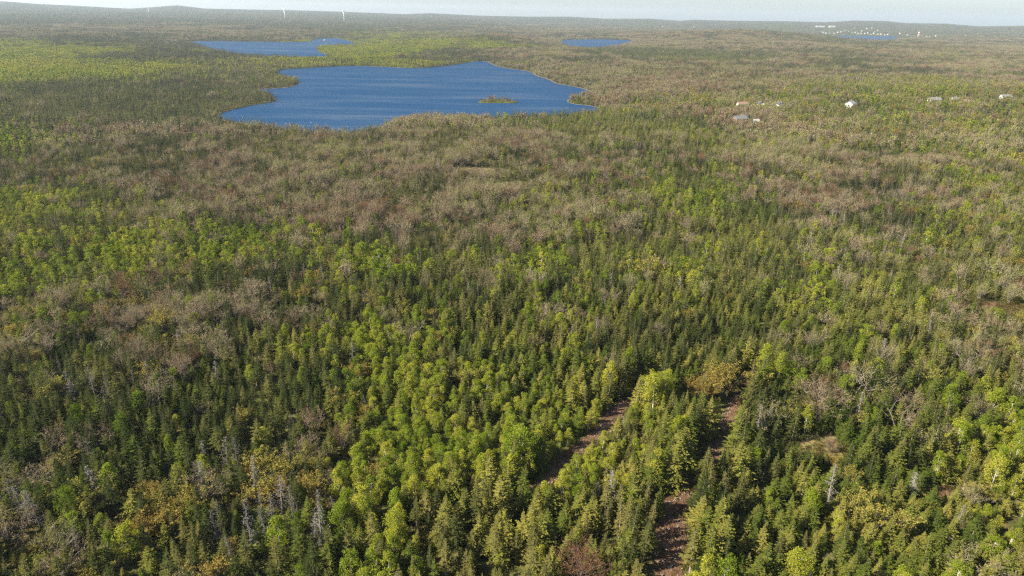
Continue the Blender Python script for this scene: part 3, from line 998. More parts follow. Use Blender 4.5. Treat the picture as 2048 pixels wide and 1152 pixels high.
for (a_, b_, la, lb, mt, nm, lab) in OPEN:
    x, y, z = on_ground(a_, b_)
    x, y = float(x[0]), float(y[0])
    OPEN_P.append((x, y, la, lb))
    v, f = [], []
    NA, NR = 30, 5
    for r_ in range(1, NR + 1):
        for k in range(NA):
            an = 2 * math.pi * k / NA
            w_ = r_ / NR * (1 + .25 * float(vnoise(np.array([math.cos(an) * 1.7 + a_]), np.array([math.sin(an) * 1.7 + b_]), 5)[0]))
            X, Y = x + la * w_ * math.cos(an), y + lb * w_ * math.sin(an)
            v.append((X, Y, g1(X, Y) + .14 + .12 * float(vnoise(np.array([X / 1.3]), np.array([Y / 1.3]), 3)[0]) * (1 - r_ / NR)))
    for r_ in range(NR - 1):
        for k in range(NA):
            f.append((r_ * NA + k, (r_ + 1) * NA + k, (r_ + 1) * NA + (k + 1) % NA, r_ * NA + (k + 1) % NA))
    f.append(tuple(range(NA)))
    tag(mesh_obj(nm, v, f, mt), lab, None, None, 'structure')

def in_open(x, y, grow=1.0):
    m = np.zeros(len(x), bool)
    for ox, oy, la, lb in OPEN_P:
        m |= ((x - ox) / (la * grow)) ** 2 + ((y - oy) / (lb * grow)) ** 2 < 1
    return m

SIGHTS = []     # points the photograph shows on the ground: nothing tall stands in front of them
for q in TRACKS:
    for (x, y, hw) in q[3:-8:5]:
        SIGHTS.append((x, y, 1.2, hw * 0.4))
for (x, y, z), hh in [q for q in zip(HP, HOUSES) if q[1][0] in (1478, 1521, 1558, 1700)]:
    for s in (-.33, 0, .33):
        SIGHTS.append((x + hh[2] * s * .5, y, hh[4] * 0.95, hh[2] * 0.15))
for p in ((1350, 1068), (1338, 1085), (1095, 972), (1205, 862), (1442, 902), (1650, 905), (1610, 890), (1995, 615)):
    x, y, z = on_ground(*p)
    SIGHTS.append((float(x[0]), float(y[0]), 0.4, 3.5 if p[0] > 1500 else 1.9))

def cap_heights(x, y, z, h):
    """height a tree may have without hiding the open places"""
    cap = np.full(len(x), 1e3)
    d, a = np.hypot(x, y), np.arctan2(x, y)
    for sx, sy, sz, hw in SIGHTS:
        D, A = math.hypot(sx, sy), math.atan2(sx, sy)
        zz = g1(sx, sy) + sz
        m = (np.abs(a - A) * d < hw) & (d < D) & (d > D * 0.6)
        if m.any():
            sight = CAM_Z + (zz - CAM_Z) * d[m] / D - z[m]
            cap[m] = np.minimum(cap[m], np.maximum(sight, 0.6))
    return np.minimum(h, cap)

def layer(r0, r1, az, cell, scale, sharp):
    x, y = scatter(r0, r1, -az, az, cell)
    k = off_water(x, y, r0 > 900)
    x, y = x[k], y[k]
    if r0 < 300:
        k = track_dist(x, y) > rng.uniform(0.1, 0.9, len(x))
        x, y = x[k], y[k]
    k = ~in_open(x, y) | (rng.random(len(x)) < .06)
    for (hx, hy, hz), hh in zip(HP, HOUSES):
        k &= np.hypot(x - hx, (y - hy)) > hh[2] * 0.5 + 1.2
    x, y = x[k], y[k]
    return x, y, ground(x, y), choose(x, y, scale, sharp, .85)

def heights(sp, x, y, d):
    base = np.array([4.9, 4.0, 4.1, 5.0, 4.0, 5.0])[sp]
    h = base * (1 + 0.26 * rng.standard_normal(len(x)).clip(-1.7, 1.9)) * (1 + 0.28 * vnoise(x / 17, y / 17, 33))
    return h.clip(1.7, 10)

def tints(sp, x, y):
    t = 0.5 + 0.20 * rng.standard_normal(len(x)) + 0.20 * vnoise(x / 16, y / 16, 41) + 0.16 * vnoise(x / 70, y / 70, 42)
    t = t + np.where(sp == 2, 0.30 * sstep(700, 1100, np.hypot(x, y)), 0)
    return t.clip(0.02, 0.98)

# ---- near layer: every stem is placed; the largest in view become trees of their own, the rest join the woods
AZ = math.radians(48)
nx_, ny_, nz_, nk_ = layer(26, 175, AZ * 1.15, 1.8, 8, 1.05)
nh_ = heights(nk_, nx_, ny_, np.hypot(nx_, ny_))
px_, py_, _ = project(nx_, ny_, nz_)
zone = (px_ > 1090) & (px_ < 1300) & (py_ > 830) & (py_ < 1010)           # saplings between the tracks
nh_ = np.where(zone, np.minimum(nh_, 3.6), nh_)
zone2 = (px_ > 700) & (px_ < 1130) & (py_ > 760) & (py_ < 960)
nh_ = np.where(zone2, np.minimum(nh_, 5.2), nh_)
td_ = track_dist(nx_, ny_)
nh_ = np.where((td_ < 5) & (nk_ < 3) & ~zone, np.clip(nh_ * 1.5, 4.4, 8.4), nh_)
nh_ = cap_heights(nx_, ny_, nz_, nh_)
# hand-placed trees of the photograph: px, py of the foot, species, height, tint, width factor
SPECIAL = [
 (1155,1158,'maple',6.0,0.03,1.45,'wide bare bush of reddish brown twigs beside the track mouth','bare shrub'),
 (1446,800,'alder',8.2,0.34,1.3,'broad golden-leaved maple beside the far end of the straight track','maple'),
 (1398,806,'alder',5.6,0.18,1.1,'smaller ochre maple leaning against the broad golden one','maple'),
 (1275,818,'fir',7.4,1.0,1.0,'lone tan-tipped fir standing where the curving track ends','fir'),
 (1655,1010,'dead',7.5,0.9,1.0,'bleached dead tree with a forked top beside the dark fir clump','dead tree'),
 (1795,860,'maple',7.4,0.24,1.5,'tall bare pinkish maple with pale forking limbs','maple'),
 (1712,850,'dead',7.0,0.8,0.9,'pale dead stem standing over a tangle of fallen trunks','dead tree'),
 (1662,905,'maple',3.4,0.22,.9,'low bare pink bush in the grassy clearing','bare shrub'),
 (1820,1000,'dead',5.0,1.0,1.5,'whitish dead conifer with brushy twigs among green firs','dead tree'),
 (1980,985,'birch',6.6,0.95,1.2,'pale green birch with bare whitish limbs above the firs','birch'),
 (1515,860,'dead',5.4,0.7,1.1,'grey dead treetop at the right-hand verge of the straight track','dead tree'),
 (262,1120,'birch',6.0,0.75,1.5,'round bright yellow-green birch alone among dark spruces','birch'),
 (685,905,'maple',6.0,0.12,0.9,'narrow rust-red maple standing in dark spruces','maple'),
 (45,1090,'maple',6.4,0.30,1.3,'spreading bare maple with pinkish limbs at the spruce edge','maple'),
 (645,1090,'dead',7.4,0.95,1.1,'silvery dead spruce feathered with lichen','dead tree'),
 (505,1100,'dead',8.6,0.85,0.9,'tall slim dead spruce with pale stubs','dead tree'),
]
spx = []
for s in SPECIAL:
    x, y, z = on_ground(s[0], s[1])
    spx.append((float(x[0]), float(y[0]), float(z[0])))
keep = np.ones(len(nx_), bool)
for (x, y, z), s in zip(spx, SPECIAL):
    rr = {'maple': 2.2, 'alder': 2.0, 'birch': 1.6, 'fir': 1.6, 'dead': 0.7}[s[2]] * s[5]
    keep &= np.hypot(nx_ - x, ny_ - y) > rr * 0.8
    front = (np.abs(np.arctan2(nx_, ny_) - math.atan2(x, y)) * np.hypot(nx_, ny_) < rr * 0.8) & (np.hypot(nx_, ny_) < math.hypot(x, y)) & (np.hypot(nx_, ny_) > math.hypot(x, y) - 9)
    nh_ = np.where(front, np.minimum(nh_, 2.6), nh_)
keep &= nh_ > 1.2
nx_, ny_, nz_, nk_, nh_ = [a[keep] for a in (nx_, ny_, nz_, nk_, nh_)]
nt_ = tints(nk_, nx_, ny_)
nv_ = rng.integers(0, NVAR[0], len(nx_))
nr_ = rng.uniform(0, 6.28, len(nx_))
nl_ = rng.normal(0, 0.045, (len(nx_), 2))
nw_ = rng.uniform(0.9, 1.45, len(nx_)) * np.where(np.isin(nk_, (3, 4)), rng.uniform(.8, 1.3, len(nx_)), 1)

pt = project(nx_, ny_, nz_ + nh_)
pb = project(nx_, ny_, nz_)
seen = (pt[2] > 5) & (pt[0] > -10) & (pt[0] < W + 10) & (pt[1] < H - 24) & (pb[1] > 0)
size = np.where(seen, nh_ / pt[2], 0)
single = np.zeros(len(nx_), bool)
LIMIT = {'spruce': 300, 'fir': 298, 'birch': 300, 'maple': 200, 'alder': 160, 'dead': 130}
for k, sp in enumerate(KIND):
    idx = np.where((nk_ == k) & seen)[0]
    idx = idx[np.argsort(-size[idx])][:LIMIT[sp]]
    single[idx] = True

PART_MESH = {}

def part_meshes(sp, i):
    if (sp, i) not in PART_MESH:
        T, C = PROTO[sp, 0, i]
        cm, bm_ = SPECIES[sp]
        res = []
        for nm, m, mt in (('trunk', T, bm_), ('crown', C, cm)):
            me = bpy.data.meshes.new(nm)
            me.from_pydata(m.v, [], m.f)
            me.materials.append(MATS[mt])
            at = me.attributes.new('v', 'FLOAT', 'FACE')
            at.data.foreach_set('value', np.array(m.a, np.float32))
            res.append(me)
        PART_MESH[sp, i] = res
    return PART_MESH[sp, i]

NAMES = {'spruce': 'spruce_tree', 'fir': 'fir_tree', 'birch': 'birch_tree', 'maple': 'maple_tree', 'alder': 'alder_tree', 'dead': 'dead_tree'}

def place_tree(sp, i, x, y, z, h, tint, rz, lean, wide, label, cat, group, name=None):
    e = empty(name or NAMES[sp], (x, y, z - 0.05), rz)
    e.rotation_euler = (lean[0], lean[1], rz)
    k = h / REF_H[sp]
    kw = k ** 0.8 * wide
    e.scale = (kw, kw, k)
    for nm, me in zip(('trunk', 'crown'), part_meshes(sp, i)):
        o = bpy.data.objects.new(nm, me)
        COL.objects.link(o)
        o.parent = e
        o['tint'] = float(tint)
    tag(e, label, cat, group)
    return e

LOOK = {'spruce': ['blackish green spruce', 'dark green spruce', 'olive green spruce', 'light olive spruce'], 'fir': ['deep green fir', 'mid green fir', 'light green fir', 'yellow-tipped fir'],
        'birch': ['deep green birch', 'fresh green birch', 'bright green birch', 'yellow-green birch'], 'maple': ['bare rust-red maple', 'bare pinkish maple', 'bare tan maple', 'bare olive-tinged maple'],
        'alder': ['ochre budding alder', 'golden budding alder', 'yellowish budding alder', 'lime budding alder'], 'dead': ['dull grey dead conifer', 'grey dead conifer', 'pale grey dead conifer', 'bleached dead conifer']}

def shade(t):
    return 0 if t < .32 else 1 if t < .5 else 2 if t < .68 else 3

def tree_words(sp, h, tint, td, lean, wide, n1, n2):
    q = 1.15 * h / REF_H[sp]
    s = 'stunted' if q < .6 else 'small' if q < .82 else 'middling' if q < 1.02 else 'tall' if q < 1.25 else 'towering'
    g = ' slim' if wide < 1.03 else ' broad' if wide > 1.28 else ''
    ln = ' leaning' if abs(lean[0]) + abs(lean[1]) > 0.085 else ''
    w = f'between a {n1} and a {n2}' if n1 != n2 else f'between two {n1}' + ('es' if n1.endswith('birch') else 's')
    w = w.replace(' a ochre', ' an ochre').replace(' a olive', ' an olive')
    if td < 2.6:
        w = 'at the verge of a dirt track by a ' + n1
    if len(f'{s}{g}{ln} {LOOK[sp][shade(tint)]} {w}'.replace('-', ' ').split()) > 16:
        w = 'beside a ' + n1
    return f'{s}{g}{ln} {LOOK[sp][shade(tint)]} {w}'.replace(' a ochre', ' an ochre').replace(' a olive', ' an olive')

GROUPS = {'spruce': 'spruces standing close together', 'fir': 'young firs around the tracks', 'birch': 'birches in fresh leaf', 'maple': 'bare maples among the conifers',
          'alder': 'budding alders among the conifers', 'dead': 'standing dead conifers'}
CATS = {'spruce': 'spruce tree', 'fir': 'fir tree', 'birch': 'birch tree', 'maple': 'maple tree', 'alder': 'alder tree', 'dead': 'dead tree'}
tdist = track_dist(nx_, ny_)
for i in np.where(single)[0]:
    sp = KIND[nk_[i]]
    d2 = (nx_ - nx_[i]) ** 2 + (ny_ - ny_[i]) ** 2
    nb = np.argsort(d2)[1:3]
    n1, n2 = [LOOK[KIND[nk_[j]]][shade(nt_[j])] for j in nb]
    lab = tree_words(sp, nh_[i], nt_[i], tdist[i], nl_[i], nw_[i], n1, n2)
    place_tree(sp, int(nv_[i]), nx_[i], ny_[i], nz_[i], nh_[i], nt_[i], nr_[i], nl_[i], nw_[i], lab, CATS[sp], GROUPS[sp])
for (x, y, z), s in zip(spx, SPECIAL):
    place_tree(s[2], NV0 if s[2] == 'alder' or s[7] == 'bare shrub' else random.randrange(NVAR[0]), x, y, z, s[3], s[4], R(0, 6.28), (R(-.03, .03), R(-.03, .03)), s[5],
               s[6].replace('right-hand ', ''), s[7] if ' ' in s[7] else s[7] + ' tree', None,
               {'bare shrub': 'bare_shrub', 'maple': 'maple_tree', 'fir': 'fir_tree', 'birch': 'birch_tree', 'dead tree': 'dead_tree'}[s[7]])

# ------------------------------------------------------------------ the rest of the woods: masses of instanced trees
def instancer_group(name, coll):
    g = bpy.data.node_groups.new(name, 'GeometryNodeTree')
    g.interface.new_socket('Geometry', in_out='INPUT', socket_type='NodeSocketGeometry')
    g.interface.new_socket('Geometry', in_out='OUTPUT', socket_type='NodeSocketGeometry')
    gi, go = g.nodes.new('NodeGroupInput'), g.nodes.new('NodeGroupOutput')
    ip = g.nodes.new('GeometryNodeInstanceOnPoints')
    ci = g.nodes.new('GeometryNodeCollectionInfo')
    ci.inputs['Collection'].default_value = coll
    ci.inputs['Separate Children'].default_value = True
    ci.inputs['Reset Children'].default_value = True
    ip.inputs['Pick Instance'].default_value = True
    def na(nm, t):
        n = g.nodes.new('GeometryNodeInputNamedAttribute')
        n.data_type = t
        n.inputs[0].default_value = nm
        return n.outputs[0]
    g.links.new(gi.outputs[0], ip.inputs['Points'])
    g.links.new(ci.outputs[0], ip.inputs['Instance'])
    g.links.new(na('which', 'INT'), ip.inputs['Instance Index'])
    g.links.new(na('turn', 'FLOAT_VECTOR'), ip.inputs['Rotation'])
    g.links.new(na('size', 'FLOAT_VECTOR'), ip.inputs['Scale'])
    g.links.new(ip.outputs[0], go.inputs[0])
    return g

def mass(name, label, objs, x, y, z, which, turn, size, tint):
    me = bpy.data.meshes.new(name)
    n = len(x)
    me.vertices.add(n)
    me.vertices.foreach_set('co', np.stack([x, y, z], -1).astype(np.float32).ravel())
    for nm, t, key, arr in (('which', 'INT', 'value', which.astype(np.int32)), ('tint', 'FLOAT', 'value', tint.astype(np.float32)),
                            ('turn', 'FLOAT_VECTOR', 'vector', turn.astype(np.float32).ravel()), ('size', 'FLOAT_VECTOR', 'vector', size.astype(np.float32).ravel())):
        me.attributes.new(nm, t, 'POINT').data.foreach_set(key, arr)
    o = bpy.data.objects.new(name, me)
    COL.objects.link(o)
    md = o.modifiers.new('trees', 'NODES')
    md.node_group = instancer_group(name, collection_of(name + '_sorts', objs))
    tag(o, label, None, None, 'stuff')
    return o

def stack3(a, b, c):
    return np.stack([a, b, c], -1)

STUFF = {'spruce': ('spruce_forest', 'mass of dark spruces covering the plain to the lakes'), 'fir': ('fir_forest', 'mass of yellow-green young firs filling the cutover'),
         'birch': ('birch_woods', 'bright green masses of leafing birch between the conifers'), 'maple': ('bare_hardwood_forest', 'wide brown-pink mass of leafless hardwoods'),
         'alder': ('budding_woods', 'ochre and lime masses of budding scrub trees'), 'dead': ('dead_snag_woods', 'scattered mass of grey dead stems in the woods')}
pools = {sp: [] for sp in KIND}

def pool(sp, base, x, y, z, var, h_ratio, wide, tint, rot, lean):
    pools[sp].append((x, y, z - 0.05, base + var, stack3(lean[:, 0], lean[:, 1], rot), stack3(h_ratio ** 0.8 * wide, h_ratio ** 0.8 * wide, h_ratio), tint))

rest = ~single
for k, sp in enumerate(KIND):
    m = rest & (nk_ == k)
    pool(sp, 0, nx_[m], ny_[m], nz_[m], nv_[m], nh_[m] / REF_H[sp], nw_[m], nt_[m], nr_[m], nl_[m])

def far_layer(r0, r1, az, cell, scale, sharp, base, nvar, hs=1.0):
    x, y, z, k = layer(r0, r1, az, cell, scale, sharp)
    h = cap_heights(x, y, z, heights(k, x, y, None) * hs)
    t = tints(k, x, y)
    m = h > 1.0
    x, y, z, k, h, t = x[m], y[m], z[m], k[m], h[m], t[m]
    for j, sp in enumerate(KIND):
        q = k == j
        n = int(q.sum())
        pool(sp, base, x[q], y[q], z[q], rng.integers(0, nvar, n), h[q] / REF_H[sp], rng.uniform(.9, 1.45, n) * (rng.uniform(.6, 1.1, n) if j in (3, 4) else 1), t[q], rng.uniform(0, 6.28, n), rng.normal(0, .05, (n, 2)))

far_layer(175, 430, AZ, 1.95, 13, 1.35, 9, 5)
far_layer(430, 1150, AZ * .93, 2.5, 20, 1.3, 14, 3)

def far_patches(r0, r1, az, cell, scale, sharp, base, nvar, sz, house_clear):
    x, y = scatter(r0, r1, -az, az, cell)
    k = off_water(x, y, True)
    x, y = x[k], y[k]
    k = np.ones(len(x), bool)
    for hx, hy, hr in house_clear:
        k &= ~((np.abs(x - hx) < hr) & (y > hy - hr * 6) & (y < hy + hr))
    x, y = x[k], y[k]
    z = ground(x, y)
    kk = choose(x, y, scale, sharp, .45)
    kk = np.where(kk == KIND.index('dead'), KIND.index('maple'), kk)
    t = tints(kk, x, y)
    for j, sp in enumerate(KIND):
        q = kk == j
        n = int(q.sum())
        s = rng.uniform(.85, 1.2, n) * (.55 if sp == 'birch' else 1)
        pools[sp].append((x[q], y[q], z[q] - 0.1, base + rng.integers(0, nvar, n), stack3(np.zeros(n), np.zeros(n), rng.uniform(0, 6.28, n)),
                          stack3(np.full(n, sz * (1.15 if sp == 'birch' else 1)), np.full(n, sz * (1.15 if sp == 'birch' else 1)), s), t[q]))

# town houses beyond the harbour: photo pixels on the far slope
TOWN_PX = [(1646,66),(1652,68),(1660,67),(1668,68),(1676,66),(1705,67),(1710,66),(1716,68),(1722,67),(1730,68),(1736,67),(1742,69),(1748,68),(1755,70),(1762,69),(1770,71),
           (1776,70),(1710,57),(1734,58),(1744,57),(1756,62),(1690,62),(1682,65),(1698,64),(1724,63),(1750,65),(1800,68),(1815,71),(1852,80),(1858,84),(1872,74),(1930,77),(1975,80),(1990,79),
           (2012,80),(2030,78),(1325,54),(1388,55)]
tw = np.array(TOWN_PX, float)
tx, ty, tz = on_ground(tw[:, 0], tw[:, 1], 4700.0)
TOWN = [(a, b, c) for a, b, c in zip(tx, ty, tz) if 900 < b and math.hypot(a, b) < 8300]
BIG = []
for (a, b, w) in ((1640, 55, 62), (1664, 55, 42)):
    x, y, z = on_ground(a, b, 4900.0)
    BIG.append((float(x[0]), float(y[0]), float(z[0]), w))
clear = [(x, y, 14) for x, y, z in TOWN] + [(x, y, w * .7) for x, y, z, w in BIG]
far_patches(1150, 2700, AZ * .93, 9.0, 45, 1.1, 17, 4, 0.92, clear)
far_patches(2700, 8600, AZ * .93, 19, 110, 1.1, 21, 4, 0.95, clear)

for sp in KIND:
    cm, bk = SPECIES[sp]
    objs = []
    for lod in range(3):
        for i in range(NVAR[lod]):
            T, C = PROTO[sp, lod, i]
            objs.append(lib_object(sp, T, C, cm, bk))
    if sp != 'dead':
        for i in range(4):
            objs.append(lib_object(sp, *patch(sp, 17, 10.5), cm, bk))
        for i in range(4):
            objs.append(lib_object(sp, *patch(sp, 46, 22.0), cm, bk))
    for n, o in enumerate(objs):       # collection order follows the names
        o.name = f'{sp}_sort_{n:03d}'
    P = [np.concatenate([p[c] for p in pools[sp]]) for c in range(7)]
    mass(STUFF[sp][0], STUFF[sp][1], objs, *P)

# trees on the island
def island_trees():
    c = ISLAND.mean(0)
    n = 190
    q = []
    while len(q) < n:
        a = c + (ISLAND[random.randrange(len(ISLAND))] - c) * math.sqrt(R(0, .8))
        q.append(a)
    q = np.array(q)
    objs = [lib_object('s', *PROTO['spruce', 2, i], 'spruce_needles', 'bark_dark') for i in range(3)] + [lib_object('s', *PROTO['maple', 2, i], 'bud_haze', 'bark_pale') for i in range(2)]
    for k, o in enumerate(objs):
        o.name = f'island_sort_{k:03d}'
    z = np.full(n, 0.6)
    s = rng.uniform(.22, .5, n) * np.where(rng.random(n) < .2, 1.5, 1)
    mass('island_thicket', 'low thicket of small spruces on the island', objs, q[:, 0], q[:, 1], z, rng.integers(0, 4, n),
         stack3(np.zeros(n), np.zeros(n), rng.uniform(0, 6.28, n)), stack3(s, s, s), rng.uniform(.1, .6, n))

island_trees()

# undergrowth between the trees
def undergrowth():
    objs = []
    for i in range(5):
        objs.append(lib_object('u', *shrub(R(.7, 1.3), R(.8, 1.3), 130, 0.12), 'shrub_leaves', 'bark_dark'))
    for k, o in enumerate(objs):
        o.name = f'shrub_sort_{k:03d}'
    x, y = scatter(26, 260, -AZ * 1.1, AZ * 1.1, 2.3)
    td = track_dist(x, y)
    k = (td > rng.uniform(-1.3, 0.3, len(x))) & off_water(x, y)
    x, y = x[k], y[k]
    s = rng.uniform(.5, 1.25, len(x))
    for ox, oy, la, lb in OPEN_P:
        q = int(la * lb * 3.2)
        r_, a_ = np.sqrt(rng.random(q)), rng.uniform(0, 6.28, q)
        x, y = np.concatenate([x, ox + la * r_ * np.cos(a_)]), np.concatenate([y, oy + lb * r_ * np.sin(a_)])
        s = np.concatenate([s, rng.uniform(.2, .75, q)])
    n = len(x)
    t = (0.5 + 0.3 * fbm(x / 12, y / 12, 77, 2) + rng.normal(0, .16, n)).clip(.02, .98)
    mass('undergrowth', 'low shrubs and saplings covering the ground between trees', objs, x, y, ground(x, y) - .05, rng.integers(0, 5, n),
         stack3(np.zeros(n), np.zeros(n), rng.uniform(0, 6.28, n)), stack3(s, s, s * rng.uniform(.7, 1.2, n)), t)

undergrowth()

# stones and broken wood on the tracks
def rubble():
    rocks, sticks = [], []
    for i in range(4):
        m = MB()
        m.box((0, 0, 0), (1, R(.7, 1), R(.5, .8)))
        m.v = [tuple(c * R(.7, 1.1) for c in p) for p in m.v]
        rocks.append(lib_object('r', m, MB(), 'rock', 'rock'))
    for i in range(3):
        m = MB()
        m.tube([(-.5, 0, 0), (0, R(-.05, .05), .03), (.5, 0, R(-.02, .08))], [.035, .03, .015], 4, R(0, 1))
        sticks.append(lib_object('r', m, MB(), 'bark_grey', 'bark_grey'))
    objs = rocks + sticks
    for k, o in enumerate(objs):
        o.name = f'rubble_sort_{k:03d}'
    X, Y = [], []
    for q in TRACKS:
        for i in range(len(q) - 1):
            for k in range(8):
                t = R(0, 1)
                p = q[i] * (1 - t) + q[i + 1] * t
                X.append(p[0] + R(-1, 1) * p[2] * 1.05)
                Y.append(p[1] + R(-1, 1) * p[2] * .6)
    X, Y = np.array(X), np.array(Y)
    n = len(X)
    s = rng.uniform(.06, .26, n) * np.where(rng.random(n) < .06, 2.0, 1)
    w = rng.integers(0, 7, n)
    s = np.where(w > 3, rng.uniform(.35, 1.0, n), s)
    mass('gravel', 'loose stones and broken wood strewn over the dirt tracks', objs, X, Y, ground(X, Y) + .12, w,
         stack3(rng.normal(0, .15, n), rng.normal(0, .15, n), rng.uniform(0, 6.28, n)), stack3(s, s, s), rng.uniform(.1, .9, n))

rubble()

# fallen trunks below the pale dead stem
fx, fy, fz = spx[6]
for k, (ox, oy, L, an, tilt) in enumerate(((-1.2, 2.0, 5.5, .5, .35), (.8, 2.4, 4.8, 2.2, .5), (2.4, 1.6, 5.0, 1.2, .6))):
    m = MB()
    m.tube([(0, 0, 0), (L * .5, .1, .05), (L, -.05, 0)], [.10, .08, .04], 6, .8)
    for j in range(5):
        s = R(.3, .95) * L
        m.tube([(s, 0, 0), (s + R(.1, .5), R(-.6, .6), R(.1, .6))], [.03, .008], 3, .7, False)
    o = m.build('fallen_trunk', 'bark_pale')
    o.location = (fx + ox, fy + oy, fz + .35)
    o.rotation_euler = (0, -tilt, an)
    o['tint'] = .9
    tag(o, ['bleached trunk propped at a low slant by the pale dead stem', 'bleached trunk leaning across the others by the pale dead stem', 'steepest bleached trunk beside the pale dead stem'][k],
        'fallen trunk', 'fallen trunks in the tangle')

# ------------------------------------------------------------------ buildings
def gable_house(name, loc, w, d, h, rz, wall, roof, label, cat, group=None, detail=True):
    e = empty(name, (loc[0], loc[1], loc[2] - .2), rz)
    rh = d * .32
    m = MB()
    a, b = w / 2, d / 2
    v = [(-a, -b, 0), (a, -b, 0), (a, b, 0), (-a, b, 0), (-a, -b, h), (a, -b, h), (a, b, h), (-a, b, h), (-a, 0, h + rh), (a, 0, h + rh)]
    mesh_obj('wall', v, [(0, 1, 5, 4), (2, 3, 7, 6), (1, 2, 6, 9, 5), (3, 0, 4, 8, 7), (3, 2, 1, 0)], wall, e)
    t, ov = .18, .45
    sl = rh / b
    v, f = [], []
    for s in (-1, 1):
        n = len(v)
        for zz in (0.02, t):
            for xx in (-a - ov, a + ov):
                v.append((xx, 0, h + rh + zz))
                v.append((xx, s * (b + ov), h - ov * sl + zz))
        f += [tuple(n + i for i in q) for q in ((0, 2, 3, 1), (4, 5, 7, 6), (0, 1, 5, 4), (2, 6, 7, 3), (1, 3, 7, 5), (0, 4, 6, 2))]
    r = mesh_obj('roof', v, f, roof, e)
    if not detail:
        return tag(e, label, cat, group)
    m = MB()
    m.box((a * .45, b * .25, h + rh + .25), (.7, .7, 1.6))
    m.box((a * .45, b * .25, h + rh + 1.08), (.86, .86, .12))
    m.build('chimney', 'brick', r)
    nwin = max(2, int(w / 3.2))
    for side in (-1, 1):
        for k in range(nwin):
            xx = -a + w * (k + .5) / nwin
            if side == -1 and k == nwin // 2:
                q = MB()
                q.box((xx, -b - .03, 1.05), (.95, .08, 2.1))
                dr = q.build('door', 'brown_siding', e)
                q = MB()
                q.box((xx + .34, -b - .09, 1.05), (.06, .05, .14))
                q.build('handle', 'pale_metal_roof', dr)
                continue
            q = MB()
            q.box((xx, side * (b + .02), h * .55), (1.25, .06, 1.15))
            wn_ = q.build('window', 'window_glass', e)
            q = MB()
            for sx in (-1, 1):
                q.box((xx + sx * .66, side * (b + .04), h * .55), (.09, .10, 1.3))
                q.box((xx, side * (b + .04), h * .55 + sx * .61), (1.23, .10, .09))
            q.build('frame', 'white_siding', wn_)
    for side in (-1, 1):
        q = MB()
        q.box((side * (a + .02), 0, h * .62), (.06, 1.2, 1.1))
        q.build('window', 'window_glass', e)
    return tag(e, label, cat, group)

for (x, y, z), hh in zip(HP, HOUSES):
    gable_house('shed' if hh[2] < 4.0 else 'house', (x, y, z), hh[2], hh[3], hh[4], hh[5], hh[6], hh[7], hh[8], 'shed' if hh[2] < 4.0 else 'house')
for i, (x, y, z) in enumerate(TOWN):
    wl = ['white_siding', 'grey_siding', 'cream_siding', 'grey_siding'][i % 4]
    gable_house('town_house', (x, y, z + .5), R(7, 11), R(7, 9), R(3.5, 5.5), R(-.5, .5), wl, ['grey_shingles', 'pale_metal_roof', 'dark_shingles'][i % 3],
                {'white_siding': 'tiny white house on the far wooded shore', 'cream_siding': 'tiny cream house on the far wooded shore', 'grey_siding': 'tiny grey house on the far wooded shore'}[wl],
                'house', 'houses of the far town', False)
for (x, y, z, w), lab in zip(BIG, ('longer pale warehouse on the far hillside above the town', 'shorter pale warehouse on the far hillside above the town')):
    gable_house('warehouse', (x, y, z + .5), w * 1.1, 20, 6, 0.05, 'grey_siding', 'pale_metal_roof', lab, 'warehouse', None, False)

# ------------------------------------------------------------------ wind turbines, masts
def turbine(px, py, D, hub, rl, phase, yaw, label):
    d = rays(px, py)
    s = D / math.hypot(d[0], d[1])
    x, y, z = d[0] * s, d[1] * s, CAM_Z + d[2] * s
    zg = g1(x, y)
    e = empty('wind_turbine', (x, y, min(z, zg) - .5), 0)
    hub += z - min(z, zg)
    m = MB()
    m.tube([(0, 0, 0), (0, 0, hub * .5), (0, 0, hub)], [1.9, 1.6, 1.1], 12, .5)
    m.build('tower', 'turbine_white', e, True)
    n = empty('head', (0, 0, 0))
    bpy.data.objects.remove(n)
    ca, sa = math.cos(yaw), math.sin(yaw)
    fwd = Vector((ca, sa, 0))
    m = MB()
    m.box((-ca * 2, -sa * 2, hub + 1.6), (11, 3.6, 3.6), yaw)
    nac = m.build('nacelle', 'turbine_white', e)
    c = Vector((0, 0, hub + 1.6)) + fwd * 4.6
    m = MB()
    m.tube([tuple(c - fwd * 1.2), tuple(c + fwd * .6), tuple(c + fwd * 2.2)], [1.9, 1.7, .4], 10, .5)
    hb = m.build('hub', 'turbine_white', e)
    side = Vector((-sa, ca, 0))
    up = Vector((0, 0, 1))
    for k in range(3):
        an = phase + k * 2 * math.pi / 3
        rd = side * math.cos(an) + up * math.sin(an)
        tg = side * -math.sin(an) + up * math.cos(an)
        m = MB()
        prof = ((.02, 1.0, .9), (.18, 2.1, .6), (.55, 1.4, .35), (1.0, .35, .1))
        for f_, w_, t_ in prof:
            p = c + fwd * .6 + rd * rl * f_
            m.v += [tuple(p - tg * w_ * .4), tuple(p + fwd * t_), tuple(p + tg * w_ * .6), tuple(p - fwd * t_)]
        for i in range(3):
            for j in range(4):
                m.f.append((i * 4 + j, i * 4 + (j + 1) % 4, i * 4 + 4 + (j + 1) % 4, i * 4 + 4 + j))
                m.a.append(.5)
        m.f += [(3, 2, 1, 0), (12, 13, 14, 15)]
        m.a += [.5, .5]
        m.build('blade', 'turbine_white', e)
    return tag(e, label, 'wind turbine', 'wind turbines on the far plain')

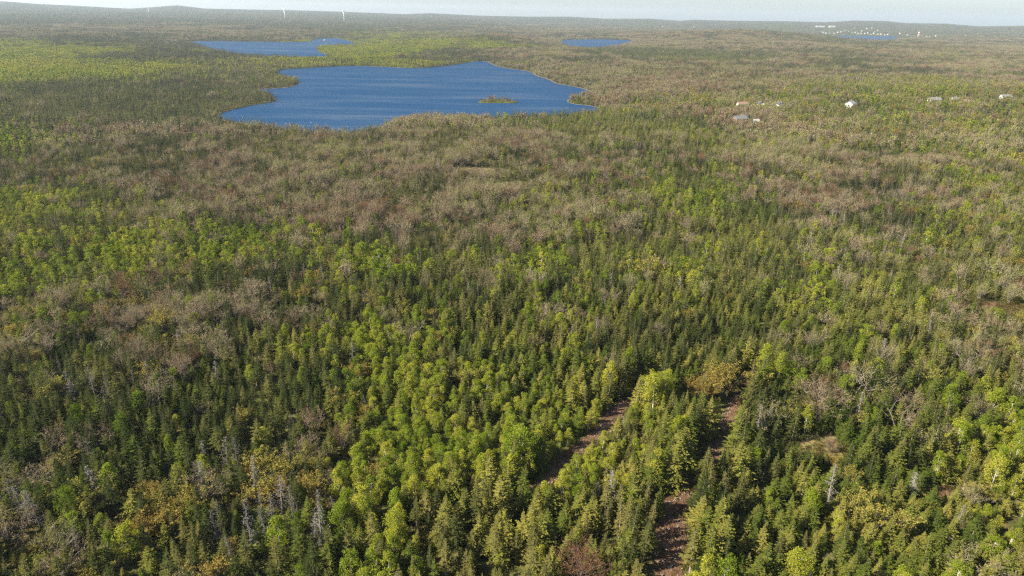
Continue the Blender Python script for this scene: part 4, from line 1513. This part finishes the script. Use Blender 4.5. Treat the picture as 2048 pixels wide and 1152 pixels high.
turbine(570, 38, 4700, 54, 21, 0.55, math.radians(250), 'white wind turbine with its blades spread in a wide Y')
turbine(688.5, 42, 4500, 54, 21, 1.25, math.radians(190), 'white wind turbine seen edge-on, blades in line with its tower')
turbine(298, 27, 6000, 32, 13, 0.3, math.radians(200), 'faint distant wind turbine below the wooded hill')

def mast(px, py, h, w, label, red):
    x, y, z = on_ground(px, py)
    e = empty('lattice_mast', (float(x[0]), float(y[0]), float(z[0]) - .5))
    n = 6
    for k in range(n):
        m = MB()
        z0, z1 = h * k / n, h * (k + 1) / n
        w0, w1 = w * (1 - .75 * k / n), w * (1 - .75 * (k + 1) / n)
        cs0 = [(sx * w0 / 2, sy * w0 / 2, z0) for sx, sy in ((-1, -1), (1, -1), (1, 1), (-1, 1))]
        cs1 = [(sx * w1 / 2, sy * w1 / 2, z1) for sx, sy in ((-1, -1), (1, -1), (1, 1), (-1, 1))]
        for i in range(4):
            j = (i + 1) % 4
            m.tube([cs0[i], cs1[i]], [.5, .5], 4, .5, False)
            m.tube([cs0[i], cs1[j]], [.25, .25], 3, .5, False)
            m.tube([cs0[j], cs1[i]], [.25, .25], 3, .5, False)
            m.tube([cs1[i], cs1[j]], [.25, .25], 3, .5, False)
        m.build('section', 'mast_red' if (k % 2 and red) else 'turbine_white', e)
    tag(e, label, 'mast')

mast(1836, 74.5, 34, 6, 'red and white lattice mast near the far harbour', True)

# a dark rock in the long narrow lake
x, y = on_plane(650, 81.0, 0.0)
m = MB()
m.tube([(0, 0, -.6), (0, 0, .4), (.5, .2, 2.0), (.4, .1, 3.0)], [5.5, 5.0, 3.2, .8], 9, .4)
m.v = [tuple(c * R(.85, 1.12) for c in p) for p in m.v]
o = m.build('boulder', 'rock')
o.location = (float(x), float(y), 0)
tag(o, 'dark boulder poking out of the long narrow lake', 'boulder')

# ------------------------------------------------------------------ haze
m, nt, out = new_mat('haze')
pv = N(nt, 'ShaderNodeVolumePrincipled')
pv.inputs['Color'].default_value = (0.70, 0.84, 1.0, 1)
pv.inputs['Density'].default_value = 0.00007
pv.inputs['Anisotropy'].default_value = 0.2
nt.links.new(pv.outputs[0], out.inputs['Volume'])
hb = MB()
zlo, zhi = -12.0, 230.0
hb.box((0, 0, (zlo + zhi) / 2), (28600, 28600, zhi - zlo))
ho = hb.build('haze', 'haze')
tag(ho, 'pale summer haze lying over the whole plain', None, None, 'stuff')
